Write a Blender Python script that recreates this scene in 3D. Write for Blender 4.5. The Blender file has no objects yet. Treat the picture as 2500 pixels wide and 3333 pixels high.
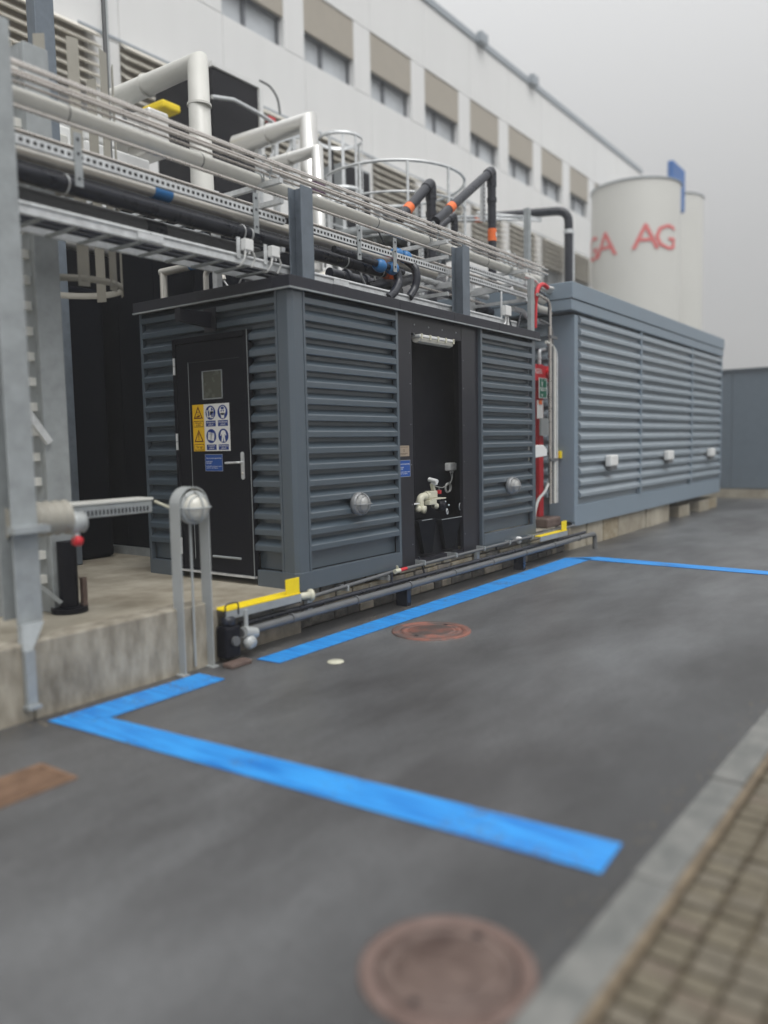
import bpy, bmesh, math, random
from mathutils import Vector, Matrix
random.seed(7)
R = math.radians
SC = bpy.context.scene
COL = SC.collection

# ---------------------------------------------------------------- camera, light, exposure
CAMP = Vector((-4.8906, -4.4774, 1.5622)); YAW, PIT, ROL, FPX = 0.6308446, -0.0852022, -0.0203047, 2593.58
FW = Vector((math.cos(PIT)*math.cos(YAW), math.cos(PIT)*math.sin(YAW), math.sin(PIT)))
_r = Vector((math.sin(YAW), -math.cos(YAW), 0)); _u = _r.cross(FW)
RT = _r*math.cos(ROL) + _u*math.sin(ROL); UP = -_r*math.sin(ROL) + _u*math.cos(ROL)
cd = bpy.data.cameras.new('camera'); cam = bpy.data.objects.new('camera', cd); COL.objects.link(cam)
cam.matrix_world = Matrix(((RT.x, UP.x, -FW.x, CAMP.x), (RT.y, UP.y, -FW.y, CAMP.y), (RT.z, UP.z, -FW.z, CAMP.z), (0, 0, 0, 1)))
cd.sensor_fit = 'VERTICAL'; cd.sensor_height = 36; cd.lens = FPX/3333*36; cd.clip_start = .05; cd.clip_end = 500
cd.dof.use_dof = True; cd.dof.focus_distance = 8.0; cd.dof.aperture_fstop = .45
SC.camera = cam
W = bpy.data.worlds.new('World'); SC.world = W; W.use_nodes = True
nt = W.node_tree; bg = nt.nodes['Background']
sky = nt.nodes.new('ShaderNodeTexSky'); sky.sky_type = 'NISHITA'; sky.sun_disc = False
SUN_EL, SUN_AZ = 60, 205       # azimuth measured from +Y (clockwise), towards the sun
sky.sun_elevation = R(SUN_EL); sky.sun_rotation = R(SUN_AZ); sky.air_density = 1; sky.dust_density = 5
hs = nt.nodes.new('ShaderNodeHueSaturation'); hs.inputs['Saturation'].default_value = .06
mixn = nt.nodes.new('ShaderNodeMix'); mixn.data_type = 'RGBA'; mixn.inputs[0].default_value = .8
nt.links.new(sky.outputs[0], hs.inputs['Color']); nt.links.new(hs.outputs[0], mixn.inputs[6])
mixn.inputs[7].default_value = (6.3, 6.35, 6.4, 1)        # the even grey of a fog-bound sky
tcw = nt.nodes.new('ShaderNodeTexCoord'); sx = nt.nodes.new('ShaderNodeSeparateXYZ'); nt.links.new(tcw.outputs['Generated'], sx.inputs[0])
mr = nt.nodes.new('ShaderNodeMapRange'); mr.interpolation_type = 'SMOOTHSTEP'; mr.inputs[1].default_value = 0; mr.inputs[2].default_value = 1; mr.inputs[3].default_value = 1; mr.inputs[4].default_value = 3.0
nt.links.new(sx.outputs['Z'], mr.inputs[0]); vm = nt.nodes.new('ShaderNodeVectorMath'); vm.operation = 'SCALE'       # overcast: brighter towards the zenith
nt.links.new(mixn.outputs[2], vm.inputs[0]); nt.links.new(mr.outputs[0], vm.inputs['Scale']); nt.links.new(vm.outputs[0], bg.inputs['Color']); bg.inputs['Strength'].default_value = .075
sd = bpy.data.lights.new('sun', 'SUN'); sd.energy = 1.6; sd.angle = R(40); sd.color = (1, .98, .95)
so = bpy.data.objects.new('sun', sd); COL.objects.link(so)
sv = Vector((math.sin(R(SUN_AZ))*math.cos(R(SUN_EL)), math.cos(R(SUN_AZ))*math.cos(R(SUN_EL)), math.sin(R(SUN_EL))))
so.rotation_euler = sv.to_track_quat('Z', 'Y').to_euler()
SC.view_settings.view_transform = 'Standard'; SC.view_settings.look = 'None'
SC.view_settings.exposure = 0.0; SC.view_settings.gamma = 1; SC.view_settings.use_curve_mapping = False

def at(px, py, X=None, Y=None, Z=None):
    "point of the photograph -> point on a plane of the real place"
    d = FW + RT*((px-1250)/FPX) - UP*((py-1666.5)/FPX)
    t = (X-CAMP.x)/d.x if X is not None else (Y-CAMP.y)/d.y if Y is not None else (Z-CAMP.z)/d.z
    return CAMP + d*t

# ---------------------------------------------------------------- materials
MATS = {}
def mat(name, col, rough=.5, metal=0, var=.12, scale=6, bump=.0, bscale=40, col2=None, mix=(.45, .65), emit=0, spec=.5, alpha=1, stretch=None, rvar=.1):
    m = bpy.data.materials.new(name); m.use_nodes = True; MATS[name] = m
    t = m.node_tree; b = t.nodes['Principled BSDF']; N = t.nodes.new; L = t.links.new
    b.inputs['Roughness'].default_value = rough; b.inputs['Metallic'].default_value = metal
    b.inputs['Specular IOR Level'].default_value = spec
    tc = N('ShaderNodeTexCoord'); mp = N('ShaderNodeMapping'); gp = N('ShaderNodeNewGeometry'); L(gp.outputs['Position'], mp.inputs[0])
    if stretch: mp.inputs['Scale'].default_value = stretch
    n = N('ShaderNodeTexNoise'); n.inputs['Scale'].default_value = scale; n.inputs['Detail'].default_value = 7; n.inputs['Roughness'].default_value = .62
    L(mp.outputs[0], n.inputs['Vector'])
    cr = N('ShaderNodeValToRGB'); cr.color_ramp.elements[0].position = mix[0] if col2 else .25; cr.color_ramp.elements[1].position = mix[1] if col2 else .75
    c = Vector(col)
    if col2: a, e = Vector(col), Vector(col2)
    else: a, e = c*(1-var), c*(1+var)
    cr.color_ramp.elements[0].color = (*a, 1); cr.color_ramp.elements[1].color = (*e, 1)
    L(n.outputs['Fac'], cr.inputs[0]); L(cr.outputs[0], b.inputs['Base Color'])
    if rvar:
        mr = N('ShaderNodeMapRange'); mr.inputs[1].default_value = .3; mr.inputs[2].default_value = .7
        mr.inputs[3].default_value = max(0, rough-rvar); mr.inputs[4].default_value = min(1, rough+rvar)
        L(n.outputs['Fac'], mr.inputs[0]); L(mr.outputs[0], b.inputs['Roughness'])
    if bump:
        n2 = N('ShaderNodeTexNoise'); n2.inputs['Scale'].default_value = bscale; n2.inputs['Detail'].default_value = 5
        L(gp.outputs['Position'], n2.inputs['Vector'])
        bp = N('ShaderNodeBump'); bp.inputs['Strength'].default_value = bump; bp.inputs['Distance'].default_value = .01
        L(n2.outputs['Fac'], bp.inputs['Height']); L(bp.outputs[0], b.inputs['Normal'])
    if alpha < 1: b.inputs['Alpha'].default_value = alpha
    return m
def coat(n, w, r_):
    b = MATS[n].node_tree.nodes['Principled BSDF']; b.inputs['Coat Weight'].default_value = w; b.inputs['Coat Roughness'].default_value = r_
mat('clad', (.066, .090, .112), .34, var=.05, scale=2.5, spec=.7, rvar=.02); coat('clad', .6, .18)
mat('trim', (.074, .098, .122), .34, var=.05, scale=2.5, spec=.7, rvar=.02); coat('trim', .5, .2)
mat('unit', (.205, .26, .315), .45, var=.05, scale=2, rvar=.03)
mat('unit_louvre', (.25, .295, .335), .40, var=.05, scale=2, rvar=.03); coat('unit_louvre', .4, .2)
mat('jamb', (.018, .018, .025), .3, var=.1, scale=3, rvar=.03)
mat('fascia', (.017, .018, .027), .5, var=.15, scale=3)
mat('black', (.006, .0065, .011), .5, var=.15, scale=3, spec=.22)
mat('darkwall', (.004, .0052, .009), .8, var=.2, scale=3, spec=.1)
mat('galv', (.66, .68, .69), .42, .45, var=.2, scale=18, bump=.02, bscale=60)
mat('galvdull', (.34, .365, .375), .55, .3, var=.18, scale=10)
mat('post', (.16, .19, .225), .45, .35, var=.18, scale=12, bump=.03)
mat('steel', (.70, .675, .62), .32, .6, var=.05, scale=3, rvar=.04)
mat('tubes', (.60, .565, .53), .3, .75, var=.1, scale=9)
mat('duct', (.74, .735, .71), .33, .7, var=.05, scale=2.5, rvar=.03)
mat('pale', (.66, .66, .62), .4, 0, var=.07, scale=4)
mat('plastic', (.017, .020, .030), .32, 0, var=.2, scale=8)
mat('greypipe', (.12, .125, .13), .4, 0, var=.15, scale=8)
mat('orange', (.85, .17, .035), .5, var=.05); mat('bluefit', (.03, .17, .42), .4, var=.1)
mat('red', (.55, .02, .03), .45, var=.12, scale=9); mat('yellow', (.88, .66, .01), .5, var=.06, scale=9)
mat('green', (.006, .15, .085), .4, var=.04); mat('signwhite', (.78, .78, .76), .4, var=.03); mat('signblue', (.006, .035, .22), .4, var=.05)
mat('platblue', (.012, .075, .32), .45, var=.05); mat('signyellow', (.85, .52, .01), .4, var=.04); mat('signbrown', (.12, .008, .008), .4, var=.04)
mat('plateyellow', (.42, .34, .26), .35, .3, var=.08); mat('platedark', (.12, .09, .07), .5)
mat('cream', (.56, .55, .44), .4, var=.06); mat('white', (.74, .75, .74), .45, var=.05); mat('lampgrey', (.40, .42, .42), .4, .2, var=.08)
mat('walllamp', (.28, .29, .30), .4, .3, var=.08); mat('wallglass', (.36, .365, .36), .25, var=.08, scale=4); mat('beigesteel', (.34, .325, .28), .5, var=.08); mat('lampglass', (.62, .61, .55), .22, 0, var=.05, scale=3); mat('lensdark', (.33, .32, .27), .2, var=.05)
mat('glass', (.05, .055, .05), .1, 0, var=.1); mat('winglass', (.50, .53, .56), .08, 0, var=.25, scale=.8)
mat('facade', (.78, .785, .78), .55, var=.03, scale=1.2, stretch=(1.5, 1.5, .25), rvar=.02); mat('facadejoint', (.33, .34, .35), .7)
mat('blind', (.40, .365, .31), .7, var=.06, scale=3); mat('louvre', (.70, .67, .60), .5, var=.06, scale=3)
mat('frame', (.13, .14, .16), .5); mat('rooftrim', (.34, .38, .42), .5)
mat('concrete', (.15, .13, .098), .8, scale=4.5, stretch=(1.6, 1.6, .55), col2=(.37, .34, .28), mix=(.33, .62), bump=.25, bscale=30)
mat('slab', (.23, .20, .15), .7, scale=1.9, col2=(.43, .395, .32), mix=(.35, .65), bump=.15, bscale=40)
mat('stone', (.22, .17, .10), .85, scale=8, col2=(.36, .32, .24), mix=(.35, .65), bump=.5, bscale=30)
mat('stone2', (.13, .115, .09), .85, scale=8, col2=(.24, .21, .17), mix=(.35, .65), bump=.5, bscale=30)
mat('soil', (.035, .032, .03), .9, scale=9, col2=(.12, .11, .095), mix=(.4, .7), bump=.5, bscale=30)
mat('kerb', (.12, .125, .12), .75, scale=7, col2=(.195, .196, .186), mix=(.35, .65), bump=.2, bscale=80)
mat('block1', (.115, .098, .068), .8, scale=14, col2=(.165, .145, .105), mix=(.35, .65), bump=.35, bscale=60)
mat('block2', (.12, .105, .078), .8, scale=14, col2=(.17, .15, .115), mix=(.35, .65), bump=.35, bscale=60)
mat('block3', (.125, .10, .075), .8, scale=14, col2=(.17, .145, .11), mix=(.35, .65), bump=.35, bscale=60)
mat('joint', (.060, .045, .028), .95, scale=20, col2=(.10, .08, .05), bump=.4)
mat('sand', (.14, .11, .075), .95, scale=14, col2=(.22, .175, .12), bump=.4)
mat('rust', (.085, .055, .046), .6, scale=7, col2=(.165, .118, .10), mix=(.35, .65), bump=.35, bscale=60)
mat('rustedge', (.11, .070, .058), .65, scale=8, col2=(.18, .125, .108), mix=(.35, .65), bump=.3)
mat('rustred', (.095, .075, .07), .65, scale=5, col2=(.24, .10, .075), mix=(.42, .6), bump=.3); mat('rustorange', (.13, .075, .045), .75, scale=9, col2=(.22, .135, .085), mix=(.35, .65), bump=.3)
mat('silo', (.56, .56, .53), .5, var=.03, scale=.6); mat('letter', (.72, .17, .17), .5); mat('bluebox', (.03, .14, .42), .5)
mat('cable', (.42, .43, .42), .5); mat('mauve', (.09, .04, .09), .5); mat('yard', (.13, .165, .20), .5, var=.08)
def blue_paint():
    m = mat('bluepaint', (.006, .145, .50), .55, scale=3.0, stretch=(11, .7, 1), col2=(.030, .30, .74), mix=(.34, .58))
    t = m.node_tree; b = t.nodes['Principled BSDF']; N = t.nodes.new; L = t.links.new
    src = b.inputs['Base Color'].links[0].from_socket
    tc = N('ShaderNodeTexCoord'); n = N('ShaderNodeTexNoise'); n.inputs['Scale'].default_value = 55; n.inputs['Detail'].default_value = 6
    n3 = N('ShaderNodeTexNoise'); n3.inputs['Scale'].default_value = 3; n3.inputs['Detail'].default_value = 4
    gp = N('ShaderNodeNewGeometry'); L(gp.outputs['Position'], n.inputs[0]); L(gp.outputs['Position'], n3.inputs[0])
    ad = N('ShaderNodeMath'); ad.operation = 'MULTIPLY'; L(n.outputs['Fac'], ad.inputs[0]); L(n3.outputs['Fac'], ad.inputs[1])
    cr = N('ShaderNodeValToRGB'); cr.color_ramp.elements[0].position = .31; cr.color_ramp.elements[1].position = .40
    cr.color_ramp.elements[0].color = (0, 0, 0, 1); cr.color_ramp.elements[1].color = (.75, .75, .75, 1)
    mx = N('ShaderNodeMix'); mx.data_type = 'RGBA'; L(ad.outputs[0], cr.inputs[0]); L(cr.outputs[0], mx.inputs[0]); L(src, mx.inputs[6])
    mx.inputs[7].default_value = (.09, .12, .17, 1); L(mx.outputs[2], b.inputs['Base Color'])
blue_paint()
def asphalt():
    m = bpy.data.materials.new('asphalt'); m.use_nodes = True; MATS['asphalt'] = m
    t = m.node_tree; b = t.nodes['Principled BSDF']; N = t.nodes.new; L = t.links.new
    tc = N('ShaderNodeTexCoord')
    def noise(s, d=6, sc=(1, 1, 1)):
        mp = N('ShaderNodeMapping'); mp.inputs['Scale'].default_value = sc; L(tc.outputs['Object'], mp.inputs[0])
        n = N('ShaderNodeTexNoise'); n.inputs['Scale'].default_value = s; n.inputs['Detail'].default_value = d; n.inputs['Roughness'].default_value = .6
        L(mp.outputs[0], n.inputs[0]); return n.outputs['Fac']
    def ramp(f, a, c, p0, p1):
        cr = N('ShaderNodeValToRGB'); cr.color_ramp.elements[0].position = p0; cr.color_ramp.elements[1].position = p1
        cr.color_ramp.elements[0].color = (*a, 1); cr.color_ramp.elements[1].color = (*c, 1); L(f, cr.inputs[0]); return cr.outputs[0]
    def mixc(f, a, c, typ='MIX'):
        x = N('ShaderNodeMix'); x.data_type = 'RGBA'; x.blend_type = typ
        if isinstance(f, float): x.inputs[0].default_value = f
        else: L(f, x.inputs[0])
        L(a, x.inputs[6]); L(c, x.inputs[7]); return x.outputs[2]
    big = noise(.42, 5, (.8, 1.9, 1)); med = noise(1.6, 8, (.6, 2.2, 1)); fine = noise(160, 3)
    c = ramp(big, (.052, .051, .053), (.158, .162, .170), .34, .70)
    c = mixc(.4, c, ramp(med, (.55, .54, .53), (1.3, 1.3, 1.3), .3, .72), 'MULTIPLY')
    c = mixc(.85, c, ramp(fine, (.35, .35, .35), (1.9, 1.9, 1.85), .36, .68), 'MULTIPLY')
    c = mixc(.35, c, ramp(noise(28, 5), (.6, .6, .6), (1.4, 1.4, 1.4), .35, .65), 'MULTIPLY')
    # dirt and damp gathered along the kerb and along the foot of the wall
    sp = N('ShaderNodeSeparateXYZ'); L(tc.outputs['Object'], sp.inputs[0]); n5 = noise(1.1, 6)
    def band(lo, hi, a, bb):
        m1 = N('ShaderNodeMapRange'); m1.interpolation_type = 'SMOOTHSTEP'; m1.inputs[1].default_value = lo; m1.inputs[2].default_value = hi; m1.inputs[3].default_value = a; m1.inputs[4].default_value = bb
        ad = N('ShaderNodeMath'); ad.operation = 'MULTIPLY_ADD'; L(n5, ad.inputs[0]); ad.inputs[1].default_value = .9; L(sp.outputs['Y'], ad.inputs[2]); L(ad.outputs[0], m1.inputs[0]); return m1.outputs[0]
    k1 = band(-3.0, -2.1, .42, 1.0); k2 = band(-.1, .55, 1.0, .55)
    mm = N('ShaderNodeMath'); mm.operation = 'MULTIPLY'; L(k1, mm.inputs[0]); L(k2, mm.inputs[1])
    vm2 = N('ShaderNodeVectorMath'); vm2.operation = 'SCALE'; L(c, vm2.inputs[0]); L(mm.outputs[0], vm2.inputs['Scale']); c = vm2.outputs[0]
    # dark wandering seam of an old trench repair and damp edge stains along the kerb
    L(c, b.inputs['Base Color'])
    rr = N('ShaderNodeMapRange'); rr.inputs[1].default_value = .32; rr.inputs[2].default_value = .66; rr.inputs[3].default_value = .46; rr.inputs[4].default_value = .30
    L(big, rr.inputs[0]); L(rr.outputs[0], b.inputs['Roughness'])
    v = N('ShaderNodeTexVoronoi'); v.inputs['Scale'].default_value = 130; L(tc.outputs['Object'], v.inputs['Vector'])
    bp = N('ShaderNodeBump'); bp.inputs['Strength'].default_value = .3; bp.inputs['Distance'].default_value = .004
    L(v.outputs['Distance'], bp.inputs['Height']); L(bp.outputs[0], b.inputs['Normal'])
    b.inputs['Specular IOR Level'].default_value = .85
asphalt()

# ---------------------------------------------------------------- mesh builder
def basis(d):
    d = d.normalized(); a = Vector((0, 0, 1)) if abs(d.z) < .9 else Vector((1, 0, 0))
    s = d.cross(a).normalized(); return s, s.cross(d).normalized()
class MB:
    def __init__(s): s.v = []; s.f = []; s.sm = []
    def add(s, vs, fs, smooth=False):
        o = len(s.v); s.v += [Vector(v) for v in vs]
        for f in fs: s.f.append([i+o for i in f]); s.sm.append(smooth)
        return s
    def box(s, x0, x1, y0, y1, z0, z1):
        return s.add([(x, y, z) for x in (x0, x1) for y in (y0, y1) for z in (z0, z1)],
                     [(0, 1, 3, 2), (4, 6, 7, 5), (0, 4, 5, 1), (2, 3, 7, 6), (0, 2, 6, 4), (1, 5, 7, 3)])
    def bar(s, a, b, w, h, up=(0, 0, 1)):
        a, b = Vector(a), Vector(b); d = (b-a).normalized(); sd = d.cross(Vector(up))
        if sd.length < 1e-4: sd = d.cross(Vector((1, 0, 0)))
        sd.normalize(); u = sd.cross(d); vs = [p + sd*i*w/2 + u*j*h/2 for p in (a, b) for i in (-1, 1) for j in (-1, 1)]
        return s.add(vs, [(0, 1, 3, 2), (4, 6, 7, 5), (0, 4, 5, 1), (2, 3, 7, 6), (0, 2, 6, 4), (1, 5, 7, 3)])
    def tube(s, pts, r, n=12, caps=True, closed=False):
        pts = [Vector(p) for p in pts]; k = len(pts)
        rs = r if isinstance(r, (list, tuple)) else [r]*k
        tg = []
        for i in range(k):
            if closed: t = pts[(i+1) % k]-pts[i-1]
            elif i == 0: t = pts[1]-pts[0]
            elif i == k-1: t = pts[-1]-pts[-2]
            else: t = (pts[i+1]-pts[i]).normalized() + (pts[i]-pts[i-1]).normalized()
            tg.append(t.normalized() if t.length > 1e-6 else Vector((1, 0, 0)))
        sa, ua = basis(tg[0]); vs = []
        for i in range(k):
            sa = (sa - tg[i]*sa.dot(tg[i])).normalized(); ua = sa.cross(tg[i])
            vs += [pts[i] + (sa*math.cos(2*math.pi*j/n) + ua*math.sin(2*math.pi*j/n))*rs[i] for j in range(n)]
        fs = []
        for i in range(k if closed else k-1):
            a, b = i*n, ((i+1) % k)*n
            fs += [(a+j, a+(j+1) % n, b+(j+1) % n, b+j) for j in range(n)]
        s.add(vs, fs, True)
        if caps and not closed:
            s.add(vs[:n], [tuple(range(n-1, -1, -1))]); s.add(vs[-n:], [tuple(range(n))])
        return s
    def cyl(s, a, b, r, n=20): return s.tube([a, b], r, n)
    def prism(s, pts, ext):
        n = len(pts); P = [Vector(p) for p in pts]; ext = Vector(ext)
        return s.add(P + [p+ext for p in P], [tuple(range(n-1, -1, -1)), tuple(range(n, 2*n))] + [(i, (i+1) % n, n+(i+1) % n, n+i) for i in range(n)])
    def lathe(s, o, ax, prof, n=28):
        o, ax = Vector(o), Vector(ax).normalized(); a, b = basis(ax)
        vs = [o + ax*h + (a*math.cos(2*math.pi*j/n) + b*math.sin(2*math.pi*j/n))*r for r, h in prof for j in range(n)]
        fs = [(i*n+j, i*n+(j+1) % n, (i+1)*n+(j+1) % n, (i+1)*n+j) for i in range(len(prof)-1) for j in range(n)]
        s.add(vs, fs, True)
        return s
    def ring(s, c, ax, rad, r, n=36, m=8, arc=(0, 2*math.pi)):
        c = Vector(c); a, b = basis(Vector(ax)); full = abs(arc[1]-arc[0]-2*math.pi) < 1e-6
        k = n if full else n+1
        pts = [c + (a*math.cos(arc[0]+(arc[1]-arc[0])*i/n) + b*math.sin(arc[0]+(arc[1]-arc[0])*i/n))*rad for i in range(k)]
        return s.tube(pts, r, m, closed=full)
    def build(s, name, m, parent=None, bevel=0):
        o0 = parent_loc(parent)
        me = bpy.data.meshes.new(name); me.from_pydata([v-o0 for v in s.v], [], s.f)
        me.polygons.foreach_set('use_smooth', s.sm)
        bm = bmesh.new(); bm.from_mesh(me); bmesh.ops.recalc_face_normals(bm, faces=bm.faces); bm.to_mesh(me); bm.free()
        me.materials.append(MATS[m]); ob = bpy.data.objects.new(name, me); COL.objects.link(ob)
        if parent: ob.parent = parent
        if bevel:
            b = ob.modifiers.new('bevel', 'BEVEL'); b.width = bevel; b.segments = 2; b.limit_method = 'ANGLE'; b.angle_limit = R(40)
        return ob
def parent_loc(p):
    v = Vector((0, 0, 0))
    while p: v += p.location; p = p.parent
    return v
def bend(pts, rad=.1, n=6):
    pts = [Vector(p) for p in pts]; out = [pts[0]]
    for i in range(1, len(pts)-1):
        a, b, c = pts[i-1], pts[i], pts[i+1]; d1 = (a-b).normalized(); d2 = (c-b).normalized()
        q = min(rad, (a-b).length*.45, (c-b).length*.45); p0, p2 = b+d1*q, b+d2*q
        out += [p0*(1-t)**2 + b*2*t*(1-t) + p2*t*t for t in [j/n for j in range(n+1)]]
    return out + [pts[-1]]
def thing(name, label, cat, loc, group=None, kind=None):
    o = bpy.data.objects.new(name, None); COL.objects.link(o); o.location = loc; o.empty_display_size = .1
    o['label'] = label; o['category'] = cat
    if group: o['group'] = group
    if kind: o['kind'] = kind
    return o
def tag(o, label, cat, group=None):
    o['label'] = label; o['category'] = cat
    if group: o['group'] = group
    return o
def structure(o, label=None):
    o['kind'] = 'structure'
    if label: o['label'] = label
    return o
def copy_tree(o, loc=None, parent=None, label=None):
    c = o.copy(); COL.objects.link(c)
    if parent: c.parent = parent
    if loc is not None: c.location = loc
    if label: c['label'] = label
    for ch in list(o.children): copy_tree(ch, None, c)
    return c
def instance(src, name, loc, parent):
    c = src.copy(); c.name = name; COL.objects.link(c); c.parent = parent; c.location = loc; return c
def text_mesh(body, size, origin, uax, vax, depth=.001, width=None, align='LEFT'):
    cu = bpy.data.curves.new('t', 'FONT'); cu.body = body; cu.size = size; cu.extrude = depth/2; cu.align_x = align; cu.resolution_u = 2
    ob = bpy.data.objects.new('t', cu); COL.objects.link(ob)
    me = bpy.data.meshes.new_from_object(ob.evaluated_get(bpy.context.evaluated_depsgraph_get()))
    vs = [v.co.copy() for v in me.vertices]; fs = [tuple(p.vertices) for p in me.polygons]
    bpy.data.objects.remove(ob); bpy.data.curves.remove(cu); bpy.data.meshes.remove(me)
    sx = 1
    if width and vs:
        w = max(v.x for v in vs)-min(v.x for v in vs); sx = width/w
    u, v_ = Vector(uax), Vector(vax); n = u.cross(v_)
    return [Vector(origin)+u*v.x*sx+v_*v.y+n*v.z for v in vs], fs
class Face:
    "flat print on a plane: u right, v up, n out"
    def __init__(s, o, u, v): s.o, s.u, s.v = Vector(o), Vector(u), Vector(v); s.n = s.u.cross(s.v)
    def p(s, a, b, n=0): return s.o + s.u*a + s.v*b + s.n*n
    def poly(s, mb, pts, n0, n1): return mb.prism([s.p(a, b, n0) for a, b in pts], s.n*(n1-n0))
    def rect(s, mb, a0, a1, b0, b1, n0, n1): return s.poly(mb, [(a0, b0), (a1, b0), (a1, b1), (a0, b1)], n0, n1)
    def disc(s, mb, a, b, ra, rb, n0, n1, k=28): return s.poly(mb, [(a+ra*math.cos(2*math.pi*i/k), b+rb*math.sin(2*math.pi*i/k)) for i in range(k)], n0, n1)
    def text(s, mb, body, size, a, b, n, width=None, align='LEFT'):
        vs, fs = text_mesh(body, size, s.p(a, b, n), s.u, s.v, .0006, width, align); return mb.add(vs, fs)

# ================================================================ SETTING
g = MB(); g.add([(-120, -120, 0), (160, -120, 0), (160, 160, 0), (-120, 160, 0)], [(0, 1, 2, 3)])
ground = structure(g.build('ground', 'asphalt'), 'worn grey asphalt yard, slightly damp')
# painted blue box on the asphalt
def flat(name, pts, z, m, parent=ground):
    return MB().prism([(x, y, z) for x, y in pts], (0, 0, .003)).build(name, m, parent)
o = flat('painted_line', [(-2.42, -.235), (-1.29, -.235), (-1.29, -.49), (-2.19, -.49)], .003, 'bluepaint'); o['label'] = 'short blue painted line beside the concrete wall'
o = flat('painted_line', [(-2.42, -.243), (-2.19, -.498), (-1.975, -3.455), (-2.225, -3.465)], .003, 'bluepaint'); o['label'] = 'wide blue painted line running across the yard to the kerb'
o = flat('painted_line', [(-.815, -.315), (-.80, -.53), (5.1, -.56), (4.98, -.225)], .003, 'bluepaint'); o['label'] = 'long blue painted line in front of the shed'
o = flat('painted_line', [(5.0, -.225), (5.29, -.565), (5.02, -3.5), (4.78, -3.5)], .003, 'bluepaint')
o['label'] = 'far blue painted line crossing the yard'
# damp dark patches and a seam (shape of their own), very low
mat('damp', (.030, .029, .031), .5, scale=2, col2=(.055, .053, .055), mix=(.35, .65), bump=.2, bscale=120)
def blob(cx, cy, rx, ry, ang, z, m, name, k=26, jit=.22):
    pts = []
    for i in range(k):
        t = 2*math.pi*i/k; q = 1+random.uniform(-jit, jit); a, b = rx*q*math.cos(t), ry*q*math.sin(t)
        pts.append((cx+a*math.cos(ang)-b*math.sin(ang), cy+a*math.sin(ang)+b*math.cos(ang)))
    return flat(name, pts, z, m)
sm = MB(); pts = [at(x_, y_, Z=.0045) for x_, y_ in ((1290, 2740), (1243, 2788), (1100, 2880), (980, 2975), (860, 3060), (780, 3110), (680, 3210), (560, 3320))]

# kerb and block pavement
kroot = bpy.data.objects.new('kerb', None); COL.objects.link(kroot); kroot.location = (0, -3.686, 0); kroot.rotation_euler = (0, 0, R(-1.25)); structure(kroot, 'pale grey stone kerb along the pavement')
x = -5.2; i = 0; ksrc = None
while x < 30:
    mb = MB().box(-.494, .494, -.073, .073, -.05, .030)
    if ksrc is None:
        ksrc = mb.build('kerb_stone', 'kerb', None, .012); ksrc.parent = kroot; c = ksrc
    else: c = ksrc.copy(); COL.objects.link(c)
    c.location = (x+.5, random.uniform(-.006, .006), random.uniform(-.006, .002)); c.rotation_euler = (0, 0, random.uniform(-.006, .006)); x += 1.0
proot = bpy.data.objects.new('pavement', None); COL.objects.link(proot); proot.location = (0, -4.519, 0); proot.rotation_euler = (0, 0, R(-1.25)); structure(proot, 'brown block pavement behind the kerb')
MB().box(-6, 60, -12.019, -3.761, -.05, .005).build('bedding', 'joint', proot)
MB().box(-6, 60, -3.791, -3.762, .004, .021).build('sand_strip', 'sand', proot)
bsrc = {}
cells = []
nx, ny = .083, .118
for ix in range(-10, 140):
    for iy in range(0, 12):
        bx, by = -3.5+ix*nx, -3.785-ny/2-iy*ny
        d = Vector((bx, by, .07))-CAMP; z = d.dot(FW); px = 1250+FPX*d.dot(RT)/z; py = 1666-FPX*d.dot(UP)/z
        vis = z > .5 and px < 2620 and py < 3460
        cells.append((0 if vis else 1, z if z > 0 else 50, bx, by))
cells.sort(); rest = MB()
for k, (h, z, bx, by) in enumerate(cells):
    if (bx+2.0)**2+(by+4.22)**2 < .16**2*1.2: continue
    if k < 300 and h == 0:
        m = random.choice(('block1', 'block2', 'block3', 'block1'))
        if m not in bsrc:
            c = MB().box(-.033, .033, -.051, .051, -.03, 0).build('paving_block', m, None, .009); c.parent = proot; bsrc[m] = c
        else: c = bsrc[m].copy(); COL.objects.link(c)
        c.location = (bx+random.uniform(-.004, .004), by+4.5+random.uniform(-.004, .004), .026+random.uniform(-.005, .004))
        c.rotation_euler = (random.uniform(-.03, .03), random.uniform(-.03, .03), random.uniform(-.07, .07))
    else:
        rest.box(bx-.034, bx+.034, by-.070, by+.032, .0, .026+random.uniform(-.004, .003))
o = rest.build('paving_blocks', 'block1', proot); o['kind'] = 'stuff'
MB().box(8.2, 60, -12, -3.804, .0, .024).build('far_paving', 'block1', proot)
# round covers
def cover(name, label, x, y, r, z, m1, m2, ring=True):
    t = thing(name, label, 'manhole cover', (x, y, 0))
    mb = MB()
    mb.lathe((x, y, z), (0, 0, 1), [(r, -.02), (r, .006), (r-.012, .009), (r*.80, .008), (r*.79, .0)], 48); mb.build('frame', m2, t)
    mb = MB().lathe((x, y, z), (0, 0, 1), [(r*.775, .0), (r*.77, .006), (r*.64, .007), (r*.63, .003), (r*.60, .003), (r*.59, .008), (.0001, .008)], 48)
    mb.build('lid', m1, t)
    mb = MB()
    for i in range(-6, 7):
        for j in range(-6, 7):
            a, b = i*r*.082, j*r*.082
            if a*a+b*b < (r*.56)**2: mb.box(x+a-r*.026, x+a+r*.026, y+b-r*.026, y+b+r*.026, z+.008, z+.0105)
    o = mb.build('tread', m1, t); o['kind'] = 'stuff'
    for sg in (-1, 1): MB().box(x+sg*r*.68-r*.04, x+sg*r*.68+r*.04, y-r*.05, y+r*.05, z+.0072, z+.0085).build('lifting_hole', 'black', t)
    return t
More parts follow.
